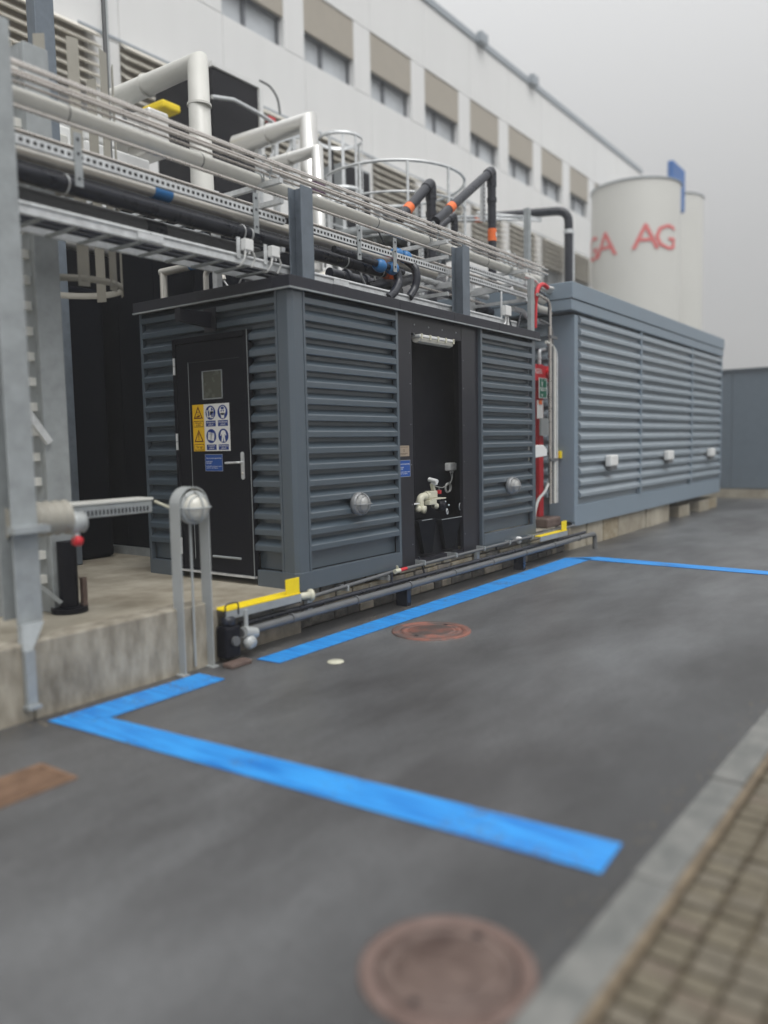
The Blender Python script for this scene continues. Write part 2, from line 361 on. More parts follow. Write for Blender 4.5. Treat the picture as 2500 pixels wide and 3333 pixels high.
cover('manhole_cover', 'large round rusty manhole cover in the foreground asphalt by the kerb', -2.985, -3.285, .265, .004, 'rust', 'rustedge')
cover('manhole_cover', 'round reddish manhole cover beyond the long blue line in front of the shed', .60, -.93, .33, .004, 'rustred', 'rustred')
cover('valve_cover', 'round purplish service cover set in the block pavement', -2.0, -4.22, .15, .022, 'rust', 'mauve')
t = thing('drain_grate', 'rectangular rusty drain grate in the asphalt by the left picture edge', 'drain', (-2.98, -.95, 0))
mb = MB(); X0, X1, Y0, Y1 = -3.19, -2.79, -1.10, -.79
for a in ((X0, X1, Y0, Y0+.03), (X0, X1, Y1-.03, Y1), (X0, X0+.03, Y0+.03, Y1-.03), (X1-.03, X1, Y0+.03, Y1-.03)): mb.box(*a, -.01, .009)
mb.build('frame', 'rustorange', t); s0 = None
for i in range(11):
    c = MB().box(X0+.031, X1-.031, 0, .016, -.01, .007)
    if s0 is None: s0 = c.build('bar', 'rustorange', t); s0.location = (0, -1.10+.035+.95, 0); s0.data.transform(Matrix.Translation((0, -.95, 0)))
    else: b = s0.copy(); COL.objects.link(b); b.location.y = s0.location.y + i*.0225
s0.location.y = -1.10+.95+.035
for c in t.children:
    if c.name.startswith('bar'): pass
MB().box(X0+.03, X1-.03, Y0+.03, Y1-.03, -.01, .0045).build('grime', 'rust', t)
tag(MB().lathe((-.554, -.85, .003), (0, 0, 1), [(.062, 0), (.055, .006), (.0001, .009)], 20).build('chalk_disc', 'cream'), 'small pale round cap on the asphalt near the blue line', 'survey marker')
# slab and retaining wall
o = MB().box(-9, 0, .0, 9.2, .02, .365).box(0.0005, 5.4, .1, 9.2, .02, .365).build('loading_slab', 'slab'); structure(o, 'pale stained concrete loading slab')
t = thing('retaining_wall', 'stained concrete retaining wall edging the raised slab at left', 'concrete wall', (-1.8, -.08, 0))
x = -9.0
k = 0
for x0, x1 in ((-9, -6.2), (-6.194, -4.0), (-3.994, -2.44), (-2.434, -1.07)):
    MB().box(x0, x1, -.13, .04, -.05, .455+.004*(k % 2)).build('wall_section', 'concrete', t, .012); k += 1
MB().box(-1.065, -.97, -.10, .04, -.05, .40).build('wall_end', 'concrete', t, .02)
# masonry base under the shed and the next unit
t = thing('masonry_plinth', 'yellowish rough masonry base under the shed and the grey unit', 'stone base', (2.5, .1, 0))
MB().box(.0, 5.60, .07, .30, -.05, .355).build('core', 'soil', t)
MB().box(-.965, -.002, -.02, .0, -.05, .355).build('core', 'stone2', t)
srcs = []
for row in range(4):
    x = .0+random.uniform(0, .1); z = .015+row*.085
    while x < 5.45:
        w = random.uniform(.14, .34)
        m = random.choice(('stone', 'stone', 'stone2') if row > 1 else ('soil', 'stone2', 'soil'))
        MB().box(x, x+w-.014, .035+random.uniform(-.012, .01), .09, z, z+.073).build('stone', m, t, .010)
        x += w
t2 = thing('stone_plinth', 'low beige stone plinth carrying the far grey unit', 'stone base', (10, .1, 0))
x = 5.75
while x < 13.9:
    w = random.uniform(.5, .9)
    if not (10.3 < x < 10.6 or 11.7 < x < 12.2): MB().box(x, x+w-.02, .02+random.uniform(0, .03), .5, -.02, .345 if x < 11 else .22).build('stone', random.choice(('stone', 'slab', 'slab')), t2, .02)
    x += w
MB().box(5.7, 14, .5, .6, 0, .4).build('backing', 'soil', t2)

# ================================================================ BIG WHITE BUILDING (facade plane y=10)
def make_building():
    t = thing('white_building', 'long white panelled building with beige blinds behind the sheds', 'building', (17, 11, 0))
    Yf = 10.0; XE = 38.8; X0 = -9.0
    MB().box(X0, XE, Yf+.35, 24, 0, 15.75).build('core', 'facadejoint', t)
    zs = [0, 2.1, 4.3, 6.5, 8.15, 10.0, 11.75, 13.6, 15.6]     # bands; windows in 8.15..10.0 and 11.75..13.6 and 4.45..6.4
    P, x00 = 2.915, 14.72
    nb0 = -8
    g_ = .012
    spand = {}; pier = {}
    def panel(name, w, h, x, z, store):
        key = (round(w, 3), round(h, 3))
        if key not in store:
            c = MB().box(0, w, -.0, .35, 0, h).build(name, 'facade', None, .012); c.parent = t; store[key] = c
        else: c = store[key].copy(); COL.objects.link(c)
        c.location = (x-17, Yf-11, z)
    wn = {}
    for b in range(nb0, 9):
        x = x00+b*P
        for k in range(len(zs)-1):
            z0, z1 = zs[k], zs[k+1]
            if k in (3+1-1+1, 6): pass
            if k in (4, 6):    # window bands
                pass
        for (z0, z1) in ((0, 2.15), (2.15, 4.45), (6.35, 8.1), (9.93, 11.72), (13.58, 15.62)):
            h = z1-z0
            panel('wall_panel', P-g_, h-g_, x, z0, spand)
        for (z0, z1) in ((4.45, 6.35), (8.1, 9.93), (11.72, 13.58)):
            w = 2.13 if z0 > 5 else 2.3
            panel('pier_panel', P-w-g_, z1-z0-g_, x+w, z0, pier)
            up = z0 > 11
            key = 'u' if up else 'l'
            if key not in wn:
                we = bpy.data.objects.new('window', None); COL.objects.link(we); we.parent = t; we.location = (0, 0, 0); we.empty_display_size = .1
                h = z1-z0
                fr = MB(); fr.box(0, w, .20, .26, 0, .07); fr.box(0, .06, .20, .26, .07, h*.5); fr.box(w-.06, w, .20, .26, .07, h*.5)
                fr.box(w*.40, w*.40+.10, .20, .26, .07, h*.5); fr.box(w*.06, w*.40, .20, .25, h*.44, h*.5)
                fr = fr.build('frame', 'frame', None); fr.parent = we
                pn = MB().box(.06, w-.06, .27, .30, .05, h).build('pane', 'winglass', None); pn.parent = we
                if up:
                    bl = MB().box(.0, w, .03, .12, h*.42, h).build('blind', 'blind', None, .01); bl.parent = we
                    rl = MB().box(.0, w, .125, .19, h*.40, h*.46).build('blind_rail', 'frame', None); rl.parent = we
                else:
                    bk = MB().box(0, w, .10, .13, h*.36, h).build('blind', 'blind', None); bk.parent = we
                    for q in range(6):
                        zz = h*.38+q*h*.105
                        lv = MB().prism([(0.0, -.24, zz-.03), (0.0, .02, zz+.17), (0.0, .045, zz+.155), (0.0, -.20, zz-.05)], (w, 0, 0))
                        lv = lv.build('louvre', 'louvre', None); lv.parent = we
                wn[key] = we; c = we
            else: c = copy_tree(wn[key])
            c.location = (x-17, Yf-11, z0)
    MB().box(X0, XE+.05, Yf-.05, Yf+.36, 15.63, 15.85).build('roof_trim', 'rooftrim', t)
    MB().box(X0, XE, Yf+.3, 24, 15.76, 15.80).build('roof', 'facadejoint', t)
    for (px, py) in ((1567, 150), (1734, 275)):
        p = at(px, py, Y=Yf-.1); MB().box(p.x-.25, p.x+.25, Yf-.25, Yf-.055, 15.62, 15.95).build('roof_lamp', 'rooftrim', t)
    # thin ledge line and cable running along the facade
    MB().box(5, XE, Yf-.02, Yf-.002, 9.98, 10.03).build('ledge', 'rooftrim', t)
    dp = MB(); p = at(345, 100, Y=Yf-.08); dp.cyl((p.x, Yf-.08, 4), (p.x, Yf-.08, 15.6), .05, 10); dp.build('downpipe', 'galvdull', t)
make_building()

# far dark wall at the end of the yard
t = thing('yard_wall', 'blue grey sheet wall closing the far end of the yard', 'wall', (17.2, -4, 0))
MB().box(17.08, 17.3, -14, 9, 0, 3.2).build('core', 'yard', t)
src = None
for i in range(22):
    y = 8.4-i*1.0
    c = MB().box(17.0, 17.08, y-.99, y, .25, 3.22)
    if not src: src = c.build('wall_panel', 'yard', t)
    else: q = src.copy(); COL.objects.link(q); q.location.y = src.location.y-i*1.0
MB().box(16.95, 17.35, -14, 9, 3.225, 3.28).build('coping', 'trim', t)
MB().box(16.9, 17.0, -14, 9, 0, .22).build('footing', 'slab', t)
# silos
def silo(label, cx, cy, r, h, letters=()):
    t = thing('silo', label, 'silo', (cx, cy, 0))
    MB().lathe((cx, cy, 0), (0, 0, 1), [(r, 0), (r, h-.12), (r-.04, h), (.001, h+.15)], 64).build('shell', 'silo', t)
    MB().ring((cx, cy, h-.06), (0, 0, 1), r+.02, .03, 48).build('rim', 'rooftrim', t)
    mb = MB()
    for ch, a, z in letters:
        base = math.atan2(CAMP.y-cy, CAMP.x-cx); th = base + R(a)
        n = Vector((math.cos(th), math.sin(th), 0)); u = Vector((-math.sin(th), math.cos(th), 0))
        vs, fs = text_mesh(ch, 1.35, (0, 0, 0), (1, 0, 0), (0, 1, 0), .01)
        bm = bmesh.new(); bv = [bm.verts.new(v) for v in vs]
        for f in fs:
            try: bm.faces.new([bv[i] for i in f])
            except ValueError: pass
        for cut in range(4):
            lg = [e for e in bm.edges if abs(e.verts[0].co.x-e.verts[1].co.x) > .12]
            if lg: bmesh.ops.subdivide_edges(bm, edges=lg, cuts=1); bmesh.ops.triangulate(bm, faces=bm.faces)
        bm.verts.index_update(); vs = [v.co.copy() for v in bm.verts]; fs = [tuple(v.index for v in f.verts) for f in bm.faces]; bm.free()
        w = max(v.x for v in vs)+min(v.x for v in vs)
        out = []
        for v in vs:
            ph = th + (v.x-w/2)*1.15/r
            rr = r+.02+v.z; out.append(Vector((cx+rr*math.cos(ph), cy+rr*math.sin(ph), z+v.y)))
        mb.add(out, fs)
    if letters: mb.build('lettering', 'letter', t)['kind'] = 'stuff'
    return t
c = at(2068, 700, Y=6.5)
silo('white cylindrical silo with red letters rising behind the far grey unit', c.x, 6.5, 1.70, 11.45, (('G', -72, 8.65), ('A', -40, 8.65), ('A', 13, 8.75), ('G', 41, 8.75)))
c2_ = at(2185, 700, Y=6.3)
sc = at(2175, 700, Y=7.6); silo('second plain silo half hidden behind the lettered one', sc.x, 7.6, 1.6, at(2175, 655, Y=7.6).z)
p0 = at(2190, 640, Y=6.2); p1 = at(2230, 640, Y=6.2); pt = at(2208, 535, Y=6.2)
t = thing('roof_sign_box', 'tall blue box standing on top of the rear silo', 'sign box', (p0.x+.3, 6.4, 13))
w_ = (p1.x-p0.x); MB().box(p0.x, p1.x, 6.2, 6.45, p0.z-.3, pt.z).build('housing', 'bluebox', t, .04)
MB().box((p0.x+p1.x)/2-.1, (p0.x+p1.x)/2+.1, 6.25, 6.4, p0.z-2.5, p0.z-.3).build('stem', 'galvdull', t)

# ================================================================ SHED
Zb, Zt = .36, 2.83          # cladding bottom / top
SL, SW = 4.43, 1.88
shed = thing('equipment_shed', 'dark blue grey ribbed metal shed with black door and open bay', 'shed', (0, 0, Zb))
PITCH = .1372
prof = [(0, -.003), (.040, -.003), (.058, -.040), (.118, -.040), (PITCH, -.010)]
# a rib: recess bottom -> sloping out -> outer face -> short slope back. n = distance out of the backing sheet
def rib_mesh(L):
    # local: along +X, outward -Y, up +Z
    p = [(0, 0), (-.001, .0), (-.005, .044), (-.040, .058), (-.043, .064), (-.043, .112), (-.036, .119), (-.005, PITCH-.0), (0, PITCH)]
    return p
RIB = [(.012, .0), (.012, .030), (-.044, .035), (-.048, .039), (-.048, .081), (-.042, .089), (.008, PITCH-.008), (.012, PITCH-.002), (.0155, PITCH-.002), (.0155, 0)]
def rib_panel(name, o, u, out, length, z0, z1, parent, m='clad', pitch=PITCH, rib=None, label=None, slat='slat'):
    "o: lower corner on the wall plane, u: unit along, out: unit outward"
    o, u, out = Vector(o), Vector(u), Vector(out)
    back = MB(); e = o+u*length
    q = [o-out*.016, e-out*.016, e-out*.035, o-out*.035]; back.prism([Vector((a.x, a.y, z0)) for a in q], (0, 0, z1-z0)); pb = back.build(name, m, parent)
    if label: pb['label'] = label
    n = int((z1-z0+1e-6)/pitch); rib = rib or RIB; src = None
    z = z1-n*pitch
    for i in range(n):
        if src is None:
            mb = MB().prism([Vector((o.x, o.y, z+b)) - out*a for a, b in rib], u*length)
            src = mb.build(slat, m, parent); w = src; src.parent = pb
        else:
            w = src.copy(); COL.objects.link(w); w.location.z = src.location.z+i*pitch
    return pb
# openings: front panels x .10-1.44 , 3.13-4.38 ; jambs 1.44-1.74, 2.70-3.07
ribfix = dict(pitch=PITCH)
MB().box(.02, 1.44, .02, .05, Zb, Zt).build('wall', 'black', shed)
rib_panel('cladding_panel', (.10, .0, 0), (1, 0, 0), (0, -1, 0), 1.33, Zb+.15, Zt, shed, label='ribbed front panel left of the open bay')
rib_panel('cladding_panel', (3.10, .0, 0), (1, 0, 0), (0, -1, 0), 1.285, Zb+.15, Zt, shed, label='ribbed front panel right of the open bay')
D1, D2, DT = .44, 1.41, 2.545    # door frame right / left / top
rib_panel('cladding_panel', (0, .10, 0), (0, 1, 0), (-1, 0, 0), D1-.10, Zb+.15, Zt, shed, label='narrow ribbed strip right of the door')
rib_panel('cladding_panel', (0, D2, 0), (0, 1, 0), (-1, 0, 0), SW-D2-.03, Zb+.15, Zt, shed, label='narrow ribbed strip left of the door')
rib_panel('cladding_panel', (0, D1+.002, 0), (0, 1, 0), (-1, 0, 0), D2-D1-.004, Zt-2*PITCH-.0, Zt, shed, label='ribbed strip above the door')
rib_panel('cladding_panel', (SL, SW, 0), (0, -1, 0), (1, 0, 0), SW-.1, Zb+.15, Zt, shed, label='ribbed end panel facing the red post')
# corner trims, base trims
mb = MB().prism([(-.048, .10, Zb), (-.048, -.012, Zb), (-.012, -.048, Zb), (.10, -.048, Zb), (.10, -.02, Zb), (-.02, .10, Zb)], (0, 0, Zt-Zb+.02)); mb.build('corner_trim', 'trim', shed, .004)
MB().box(-.052, .0, .102, .125, Zb+.14, Zt).build('flange', 'trim', shed); MB().box(.102, .125, -.052, .0, Zb+.14, Zt).build('flange', 'trim', shed)
MB().box(-.046, .0, SW-.035, SW, Zb+.0, Zt).build('corner_trim', 'trim', shed, .003)
MB().box(SL-.04, SL+.046, -.046, .0, Zb, Zt).build('corner_trim', 'trim', shed, .003)
MB().box(1.425, 1.46, -.05, .0, Zb, Zt).build('flange', 'trim', shed, .003)
MB().box(3.07, 3.105, -.05, .0, Zb+.02, Zt).build('flange', 'trim', shed, .003)
MB().box(-.05, -.002, .127, D1-.02, Zb-.02, Zb+.145).build('base_trim', 'trim', shed, .003)
MB().box(-.05, -.002, D2+.02, SW-.04, Zb-.02, Zb+.145).build('base_trim', 'trim', shed, .003)
MB().prism([(-.056, .14, Zb-.01), (-.056, -.014, Zb-.01), (-.014, -.056, Zb-.01), (.14, -.056, Zb-.01), (.14, 0, Zb-.01), (0, .14, Zb-.01)], (0, 0, .155)).build('base_trim', 'trim', shed, .003)
MB().box(.141, 1.424, -.053, -.002, Zb-.01, Zb+.145).build('base_trim', 'trim', shed, .003)
MB().box(3.106, SL+.04, -.053, -.002, Zb+.0, Zb+.145).build('base_trim', 'trim', shed, .003)
# jambs and lintel of the open bay
for x0, x1 in ((1.462, 1.74), (2.71, 3.068)):
    MB().box(x0, x1, -.012, .03, Zb-.02, Zt-.005).build('jamb_panel', 'jamb', shed, .002)
MB().box(1.742, 2.708, -.009, .03, 2.655, Zt-.005).build('lintel_panel', 'jamb', shed, .002)
MB().box(1.742, 2.708, .06, .09, Zb-.02, .74).build('sill_panel', 'black', shed, .002)
MB().box(1.742, 2.708, -.004, .059, Zb-.02, Zb+.02).build('sill_panel', 'jamb', shed)
# interior of the bay
MB().box(1.6, 3.06, .28, .32, Zb, 2.8).build('back_wall', 'black', shed)
MB().box(1.66, 1.738, .031, .28, Zb, 2.8).build('side_wall', 'black', shed)
MB().box(3.02, 3.06, .031, .28, Zb, 2.8).build('side_wall', 'black', shed)
MB().box(1.74, 3.0, .031, .28, 2.76, 2.8).build('ceiling', 'black', shed)
MB().box(2.18, 2.186, .274, .28, .8, 2.7).build('seam', 'fascia', shed)
mb = MB()
for x in (1.80, 2.06, 2.32, 2.60): mb.lathe((x, -.009, 2.735), (0, -1, 0), [(.009, 0), (.008, .004), (.0001, .005)], 8)
for z in (.55, .95, 1.35, 1.75, 2.15, 2.45):
    for x in (1.705, 2.745): mb.lathe((x, -.012, z), (0, -1, 0), [(.006, 0), (.0001, .003)], 6)
mb.build('rivets', 'galvdull', shed)['kind'] = 'stuff'
# roof fascia
for i, (x0, x1) in enumerate(((-.09, .45), (.452, 1.45), (1.452, 2.45), (2.452, 3.45), (3.452, 4.54))):
    MB().box(x0, x1, -.085, .10, Zt+.004, Zt+.095).build('fascia', 'fascia', shed, .003)
for y0, y1 in ((.102, 1.0), (1.002, SW+.03)):
    MB().box(-.09, .08, y0, y1, Zt+.004, Zt+.095).build('fascia', 'fascia', shed, .003)
MB().box(-.096, 4.546, -.094, -.070, Zt-.010, Zt+.003).build('drip_edge', 'galvdull', shed)
MB().box(-.096, -.072, -.069, SW+.035, Zt-.010, Zt+.003).build('drip_edge', 'galvdull', shed)
MB().box(.082, SL+.1, .102, SW+.03, Zt-.02, Zt+.02).build('roof', 'fascia', shed)
MB().box(SL-.0, SL+.1, .102, SW+.03, Zt+.021, Zt+.09).build('fascia', 'fascia', shed)
MB().box(.02, SL, SW-.02, SW+.02, Zb, Zt).build('back_wall', 'clad', shed)
# door
door = MB()
door.box(-.062, .0, D1, D1+.045, .445, DT); door.box(-.062, .0, D2-.045, D2, .445, DT); door.box(-.062, .0, D1+.045, D2-.045, DT-.05, DT)
dfr = door.build('door_frame', 'black', shed, .003)
MB().box(-.0655, -.0625, D1-.001, D1+.005, .43, DT+.005).build('door_edge_strip', 'galvdull', shed)
MB().box(-.07, .02, D1, D2, .425, .444).build('threshold', 'galv', shed)
MB().box(-.055, -.01, D1+.048, D2-.048, .450, DT-.053).build('door', 'black', shed, .002)
door = shed.children[-1] if False else [c for c in shed.children if c.name.startswith('door') and c.name == 'door'][0]
MB().box(-.058, -.0555, D2-.21, D2-.205, .55, DT-.22).build('groove', 'galvdull', door)
MB().box(-.057, -.0555, D1+.11, D2-.21, DT-.225, DT-.22).build('groove', 'jamb', door)
w = MB(); y0, y1, z0, z1 = .765, 1.02, 1.985, 2.235
w.box(-.0635, -.0555, y0, y1, z0, z0+.010); w.box(-.0635, -.0555, y0, y1, z1-.006, z1); w.box(-.0635, -.0555, y0, y0+.006, z0, z1); w.box(-.0635, -.0555, y1-.014, y1, z0, z1)
w.build('window_bead', 'galvdull', door); mat('doorglass', (.10, .105, .085), .25, var=.1)
MB().box(-.0585, -.0555, y0+.006, y1-.014, z0+.01, z1-.006).build('window_pane', 'doorglass', door)
h = MB(); yh = .545
h.prism([(-.056, yh+.019*math.cos(t_), 1.40+.019*math.sin(t_)+(.10 if math.sin(t_) > 0 else -.10)) for t_ in [2*math.pi*(i+.5)/16 for i in range(16)]], (-.008, 0, 0)); h.build('handle_plate', 'galv', door)
h = MB(); h.tube(bend([(-.064, yh, 1.43), (-.115, yh, 1.43), (-.115, yh+.155, 1.425)], .02), .0095, 10); h.build('handle', 'galv', door)
MB().lathe((-.064, yh, 1.335), (-1, 0, 0), [(.010, 0), (.010, .006), (.0001, .007)], 14).build('lock', 'steel', door)
for z in (2.30, 1.62, .66):
    hm = MB().cyl((-.072, D2-.035, z-.075), (-.072, D2-.035, z-.002), .012, 12); hm.cyl((-.072, D2-.035, z+.002), (-.072, D2-.035, z+.075), .012, 12)
    hm.build('hinge', 'galv', shed)
MB().tube([(-.068, .60, .59), (-.068, .95, .59)], .011, 10).build('kick_rail', 'galvdull', door)
# dark bracket arm projecting over the door
q0, q1 = at(578, 1005, Y=.90), at(578, 1045, Y=.90); w0 = at(700, 1040, X=-.05)
MB().prism([(q0.x, .87, q0.z), (-.045, .87, 2.735), (-.045, .87, 2.60), (q0.x, .87, q1.z)], (0, .05, 0)).build('bracket_arm', 'fascia', shed, .003)
MB().box(-.056, -.046, .82, .97, 2.57, 2.77).build('arm_plate', 'fascia', shed)
MB().box(q0.x-.006, q0.x-.0005, .86, .93, q1.z-.005, q0.z+.006).build('end_cap', 'fascia', shed)
# safety sign
S = thing('safety_sign', 'yellow and white safety sign with pictograms on the black door', 'sign', (-.057, .92, 1.52))
F = Face((-.0555, 1.165, 1.53), (0, -1, 0), (0, 0, 1)); Wd, Hd = .475, .415
F.rect(m1 := MB(), .152, Wd, 0, Hd, .0008, .004); m1.build('white_field', 'signwhite', S)
F.rect(m1 := MB(), 0, .152, 0, Hd, .0008, .004); m1.build('yellow_field', 'signyellow', S)
br = MB(); yl = MB()
for zc, zl in ((.325, .165), (.118, -.0)):
    F.poly(br, [(.016, zc-.035), (.136, zc-.035), (.076, zc+.075)], .004, .0048); F.poly(yl, [(.034, zc-.025), (.118, zc-.025), (.076, zc+.052)], .0048, .0056)
F.rect(br, .012, .140, .215, .270, .004, .0048); F.rect(yl, .017, .135, .220, .265, .0048, .0056)
F.rect(br, .012, .140, .008, .064, .004, .0048); F.rect(yl, .017, .135, .013, .059, .0048, .0056)
# pictogram: test tubes dripping on hand / exclamation mark
F.poly(br, [(.055, .345), (.072, .352), (.074, .347), (.057, .340)], .0056, .0062); F.poly(br, [(.078, .352), (.092, .345), (.090, .340), (.077, .347)], .0056, .0062)
F.poly(br, [(.055, .308), (.076, .318), (.098, .322), (.106, .314), (.086, .304), (.068, .302)], .0056, .0062); F.rect(br, .048, .066, .303, .307, .0056, .0062)
for a, b_ in ((.066, .334), (.070, .326), (.084, .334), (.086, .327)): F.disc(br, a, b_, .0025, .0035, .0056, .0062, 8)
F.poly(br, [(.070, .160), (.082, .160), (.079, .117), (.073, .117)], .0056, .0062); F.disc(br, .076, .107, .005, .006, .0056, .0062, 10)
F.text(br, 'Ætsende', .026, .076, .245, .0058, .085, 'CENTER'); F.text(br, 'stoffer', .026, .076, .225, .0058, .066, 'CENTER'); F.text(br, 'Giv agt', .036, .076, .026, .0058, .088, 'CENTER')
bl = MB(); wh = MB()
C1, C2 = .238, .393
for cx in (C1, C2):
    for cz in (.338, .132): F.disc(bl, cx, cz, .064, .062, .004, .0048)
    F.rect(bl, cx-.063, cx+.063, .217, .268, .004, .0048); F.rect(bl, cx-.063, cx+.063, .010, .058, .004, .0048)
for cx, z, a, b_ in ((C1, .217, 'Ansigtsværn', 'påbudt'), (C2, .217, 'Åndedrætsværn', 'påbudt'), (C1, .010, 'Handsker', 'påbudt'), (C2, .010, 'Beskyttelsestøj', 'påbudt')):
    F.text(wh, a, .021, cx, z+.030, .0050, .110 if len(a) > 8 else .086, 'CENTER'); F.text(wh, b_, .021, cx, z+.009, .0050, .062, 'CENTER')
# face shield head
F.disc(wh, C1+.006, .352, .034, .036, .0048, .0054); F.rect(wh, C1-.004, C1+.036, .290, .350, .0048, .0054); F.poly(wh, [(C1-.050, .360), (C1-.018, .360), (C1-.006, .300), (C1-.044, .296)], .0048, .0054)
b2 = MB(); F.rect(b2, C1+.012, C1+.030, .298, .336, .0054, .006); F.poly(b2, [(C1-.034, .350), (C1-.018, .350), (C1-.014, .308), (C1-.030, .306)], .0054, .006); F.poly(b2, [(C1+.010, .356), (C1+.034, .356), (C1+.024, .378), (C1+.010, .380)], .0054, .006)
# gas mask head
F.disc(wh, C2, .350, .040, .040, .0048, .0054); F.poly(wh, [(C2-.026, .330), (C2+.026, .330), (C2+.016, .285), (C2-.016, .285)], .0048, .0054)
F.disc(b2, C2, .373, .022, .012, .0054, .006, 16); F.disc(b2, C2-.014, .350, .008, .008, .0054, .006, 12); F.disc(b2, C2+.014, .350, .008, .008, .0054, .006, 12); F.rect(b2, C2-.010, C2+.010, .312, .315, .0054, .006)
# gloves
for dx, dz, s_ in ((-.020, .006, 1), (.014, 0, 1)):
    F.poly(wh, [(C1+dx-.024, .096+dz), (C1+dx+.018, .088+dz), (C1+dx+.026, .132+dz), (C1+dx+.024, .158+dz), (C1+dx-.018, .164+dz), (C1+dx-.022, .128+dz)], .0048, .0054)
    for q in range(4): F.rect(b2, C1+dx-.011+q*.0095, C1+dx-.0095+q*.0095, .140+dz, .166+dz, .0054, .006)
# overall
F.poly(wh, [(C2-.012, .180), (C2+.012, .180), (C2+.026, .170), (C2+.038, .136), (C2+.028, .132), (C2+.018, .150), (C2+.018, .125), (C2+.026, .080), (C2+.008, .080), (C2, .122), (C2-.008, .080), (C2-.026, .080), (C2-.018, .125), (C2-.018, .150), (C2-.028, .132), (C2-.038, .136), (C2-.026, .170)], .0048, .0054)
br.build('warning_print', 'signbrown', S); yl.build('warning_field', 'signyellow', S); bl.build('mandatory_disc', 'signblue', S); wh.build('mandatory_print', 'signwhite', S)['kind'] = 'stuff'; b2.build('pictogram_detail', 'signblue', S)
def blue_plate(label, F, w, hh):
    S = thing('info_plate', label, 'sign', F.p(w/2, 0))
    F.rect(m := MB(), 0, w, 0, hh, .0008, .004); m.build('plate', 'platblue', S)
    e = MB(); F.rect(e, 0, w, hh-.004, hh, .004, .005); F.rect(e, w-.004, w, 0, hh-.004, .004, .005); F.rect(e, 0, .003, 0, hh-.004, .004, .005); F.rect(e, .003, w-.004, 0, .003, .004, .005); e.build('edge', 'lampgrey', S)
    x = MB(); F.text(x, 'Spormatradsgodt' if False else 'Syrerensningsanlæg', hh*.10, w*.07, hh*.74, .0043, w*.86)
    F.text(x, 'BASE 28%', hh*.10, w*.07, hh*.53, .0043, w*.34); F.text(x, 'HCL 30%', hh*.10, w*.07, hh*.43, .0043, w*.28)
    F.text(x, 'Ved spild kontaktes vagten', hh*.075, w*.07, hh*.27, .0043, w*.88); F.text(x, 'telefon og adgang', hh*.075, w*.07, hh*.17, .0043, w*.66)
    x.build('print', 'signwhite', S)
blue_plate('small dark blue text plate below the safety sign on the door', Face((-.0555, 1.02, 1.352), (0, -1, 0), (0, 0, 1)), .225, .150)
blue_plate('small blue text plate on the black jamb of the open bay', Face((1.475, -.0125, 1.235), (1, 0, 0), (0, -0, 1)), .20, .165)
F = Face((1.478, -.0125, 1.437), (1, 0, 0), (0, 0, 1)); S = thing('rating_plate', 'brass coloured rating plate above the blue plate on the jamb', 'plate', (1.57, -.013, 1.44))
F.rect(m := MB(), 0, .185, 0, .105, .0008, .0035); m.build('plate', 'plateyellow', S)
x = MB(); F.text(x, 'CE', .035, .092, .045, .0038, .030, 'CENTER'); F.rect(x, .025, .16, .088, .092, .0035, .004); F.rect(x, .03, .155, .026, .031, .0035, .004); F.rect(x, .03, .12, .014, .018, .0035, .004); x.build('print', 'platedark', S)

# bulkhead lamps on the front
def bulkhead(label, c, out, scale=1, group=None, glass='wallglass', body='walllamp'):
    c, out = Vector(c), Vector(out).normalized(); t = thing('bulkhead_lamp', label, 'lamp', c, group)
    s = scale; up = Vector((0, 0, 1)); sd = out.cross(up).normalized()
    MB().lathe(c, out, [(.001, 0), (.098*s, 0), (.104*s, .02*s), (.104*s, .05*s), (.094*s, .062*s), (.082*s, .060*s)], 32).build('housing', body, t)
    MB().lathe(c, out, [(.082*s, .055*s), (.078*s, .085*s), (.062*s, .112*s), (.036*s, .128*s), (.0005, .133*s)], 28).build('diffuser', glass, t)
    g_ = MB()
    for d in (sd, up):
        pts = [c + d*math.cos(a)*.098*s + out*(.055+.092*math.sin(a))*s for a in [math.pi*i/12 for i in range(13)]]
        g_.tube(pts, .0055*s, 8)
    g_.ring(c+out*.10*s, out, .073*s, .005*s, 28, 6); g_.build('guard', body, t)
    b = MB()
    for a in (.8, 2.35, 3.9, 5.5):
        q = c+sd*math.cos(a)*.094*s+up*math.sin(a)*.094*s+out*.058*s; b.cyl(q, q+out*.012*s, .007*s, 8)
    b.build('bolts', body, t)['kind'] = 'stuff'
    return t
bulkhead('round grey bulkhead lamp on the ribbed panel left of the open bay', (.765, -.043, 1.03), (0, -1, 0), 1.0)
bulkhead('round grey bulkhead lamp on the ribbed panel right of the open bay', (3.755, -.043, 1.03), (0, -1, 0), 1.0)

# ceiling tube lamp in bay
t = thing('tube_lamp', 'white waterproof tube lamp hanging at the top of the open bay', 'lamp', (2.2, .04, 2.62))
MB().box(1.83, 2.50, -.055, .065, 2.615, 2.645).build('body', 'white', t, .008)
MB().prism([(1.84, -.05, 2.614), (1.84, .06, 2.614), (1.84, .045, 2.575), (1.84, .005, 2.562), (1.84, -.035, 2.575)], (.65, 0, 0)).build('diffuser', 'lampglass', t, .006)
c_ = MB()
for x in (1.86, 2.02, 2.17, 2.32, 2.47): c_.box(x-.012, x+.012, -.062, -.048, 2.600, 2.650)
c_.build('clips', 'cream', t)['kind'] = 'stuff'
x = MB(); x.tube(bend([(1.83, 0, 2.63), (1.79, 0, 2.66), (1.76, .02, 2.66)], .02), .006, 6); x.tube(bend([(2.50, 0, 2.625), (2.56, .03, 2.65), (2.69, .05, 2.66)], .03), .006, 6); x.build('cable', 'cable', t)

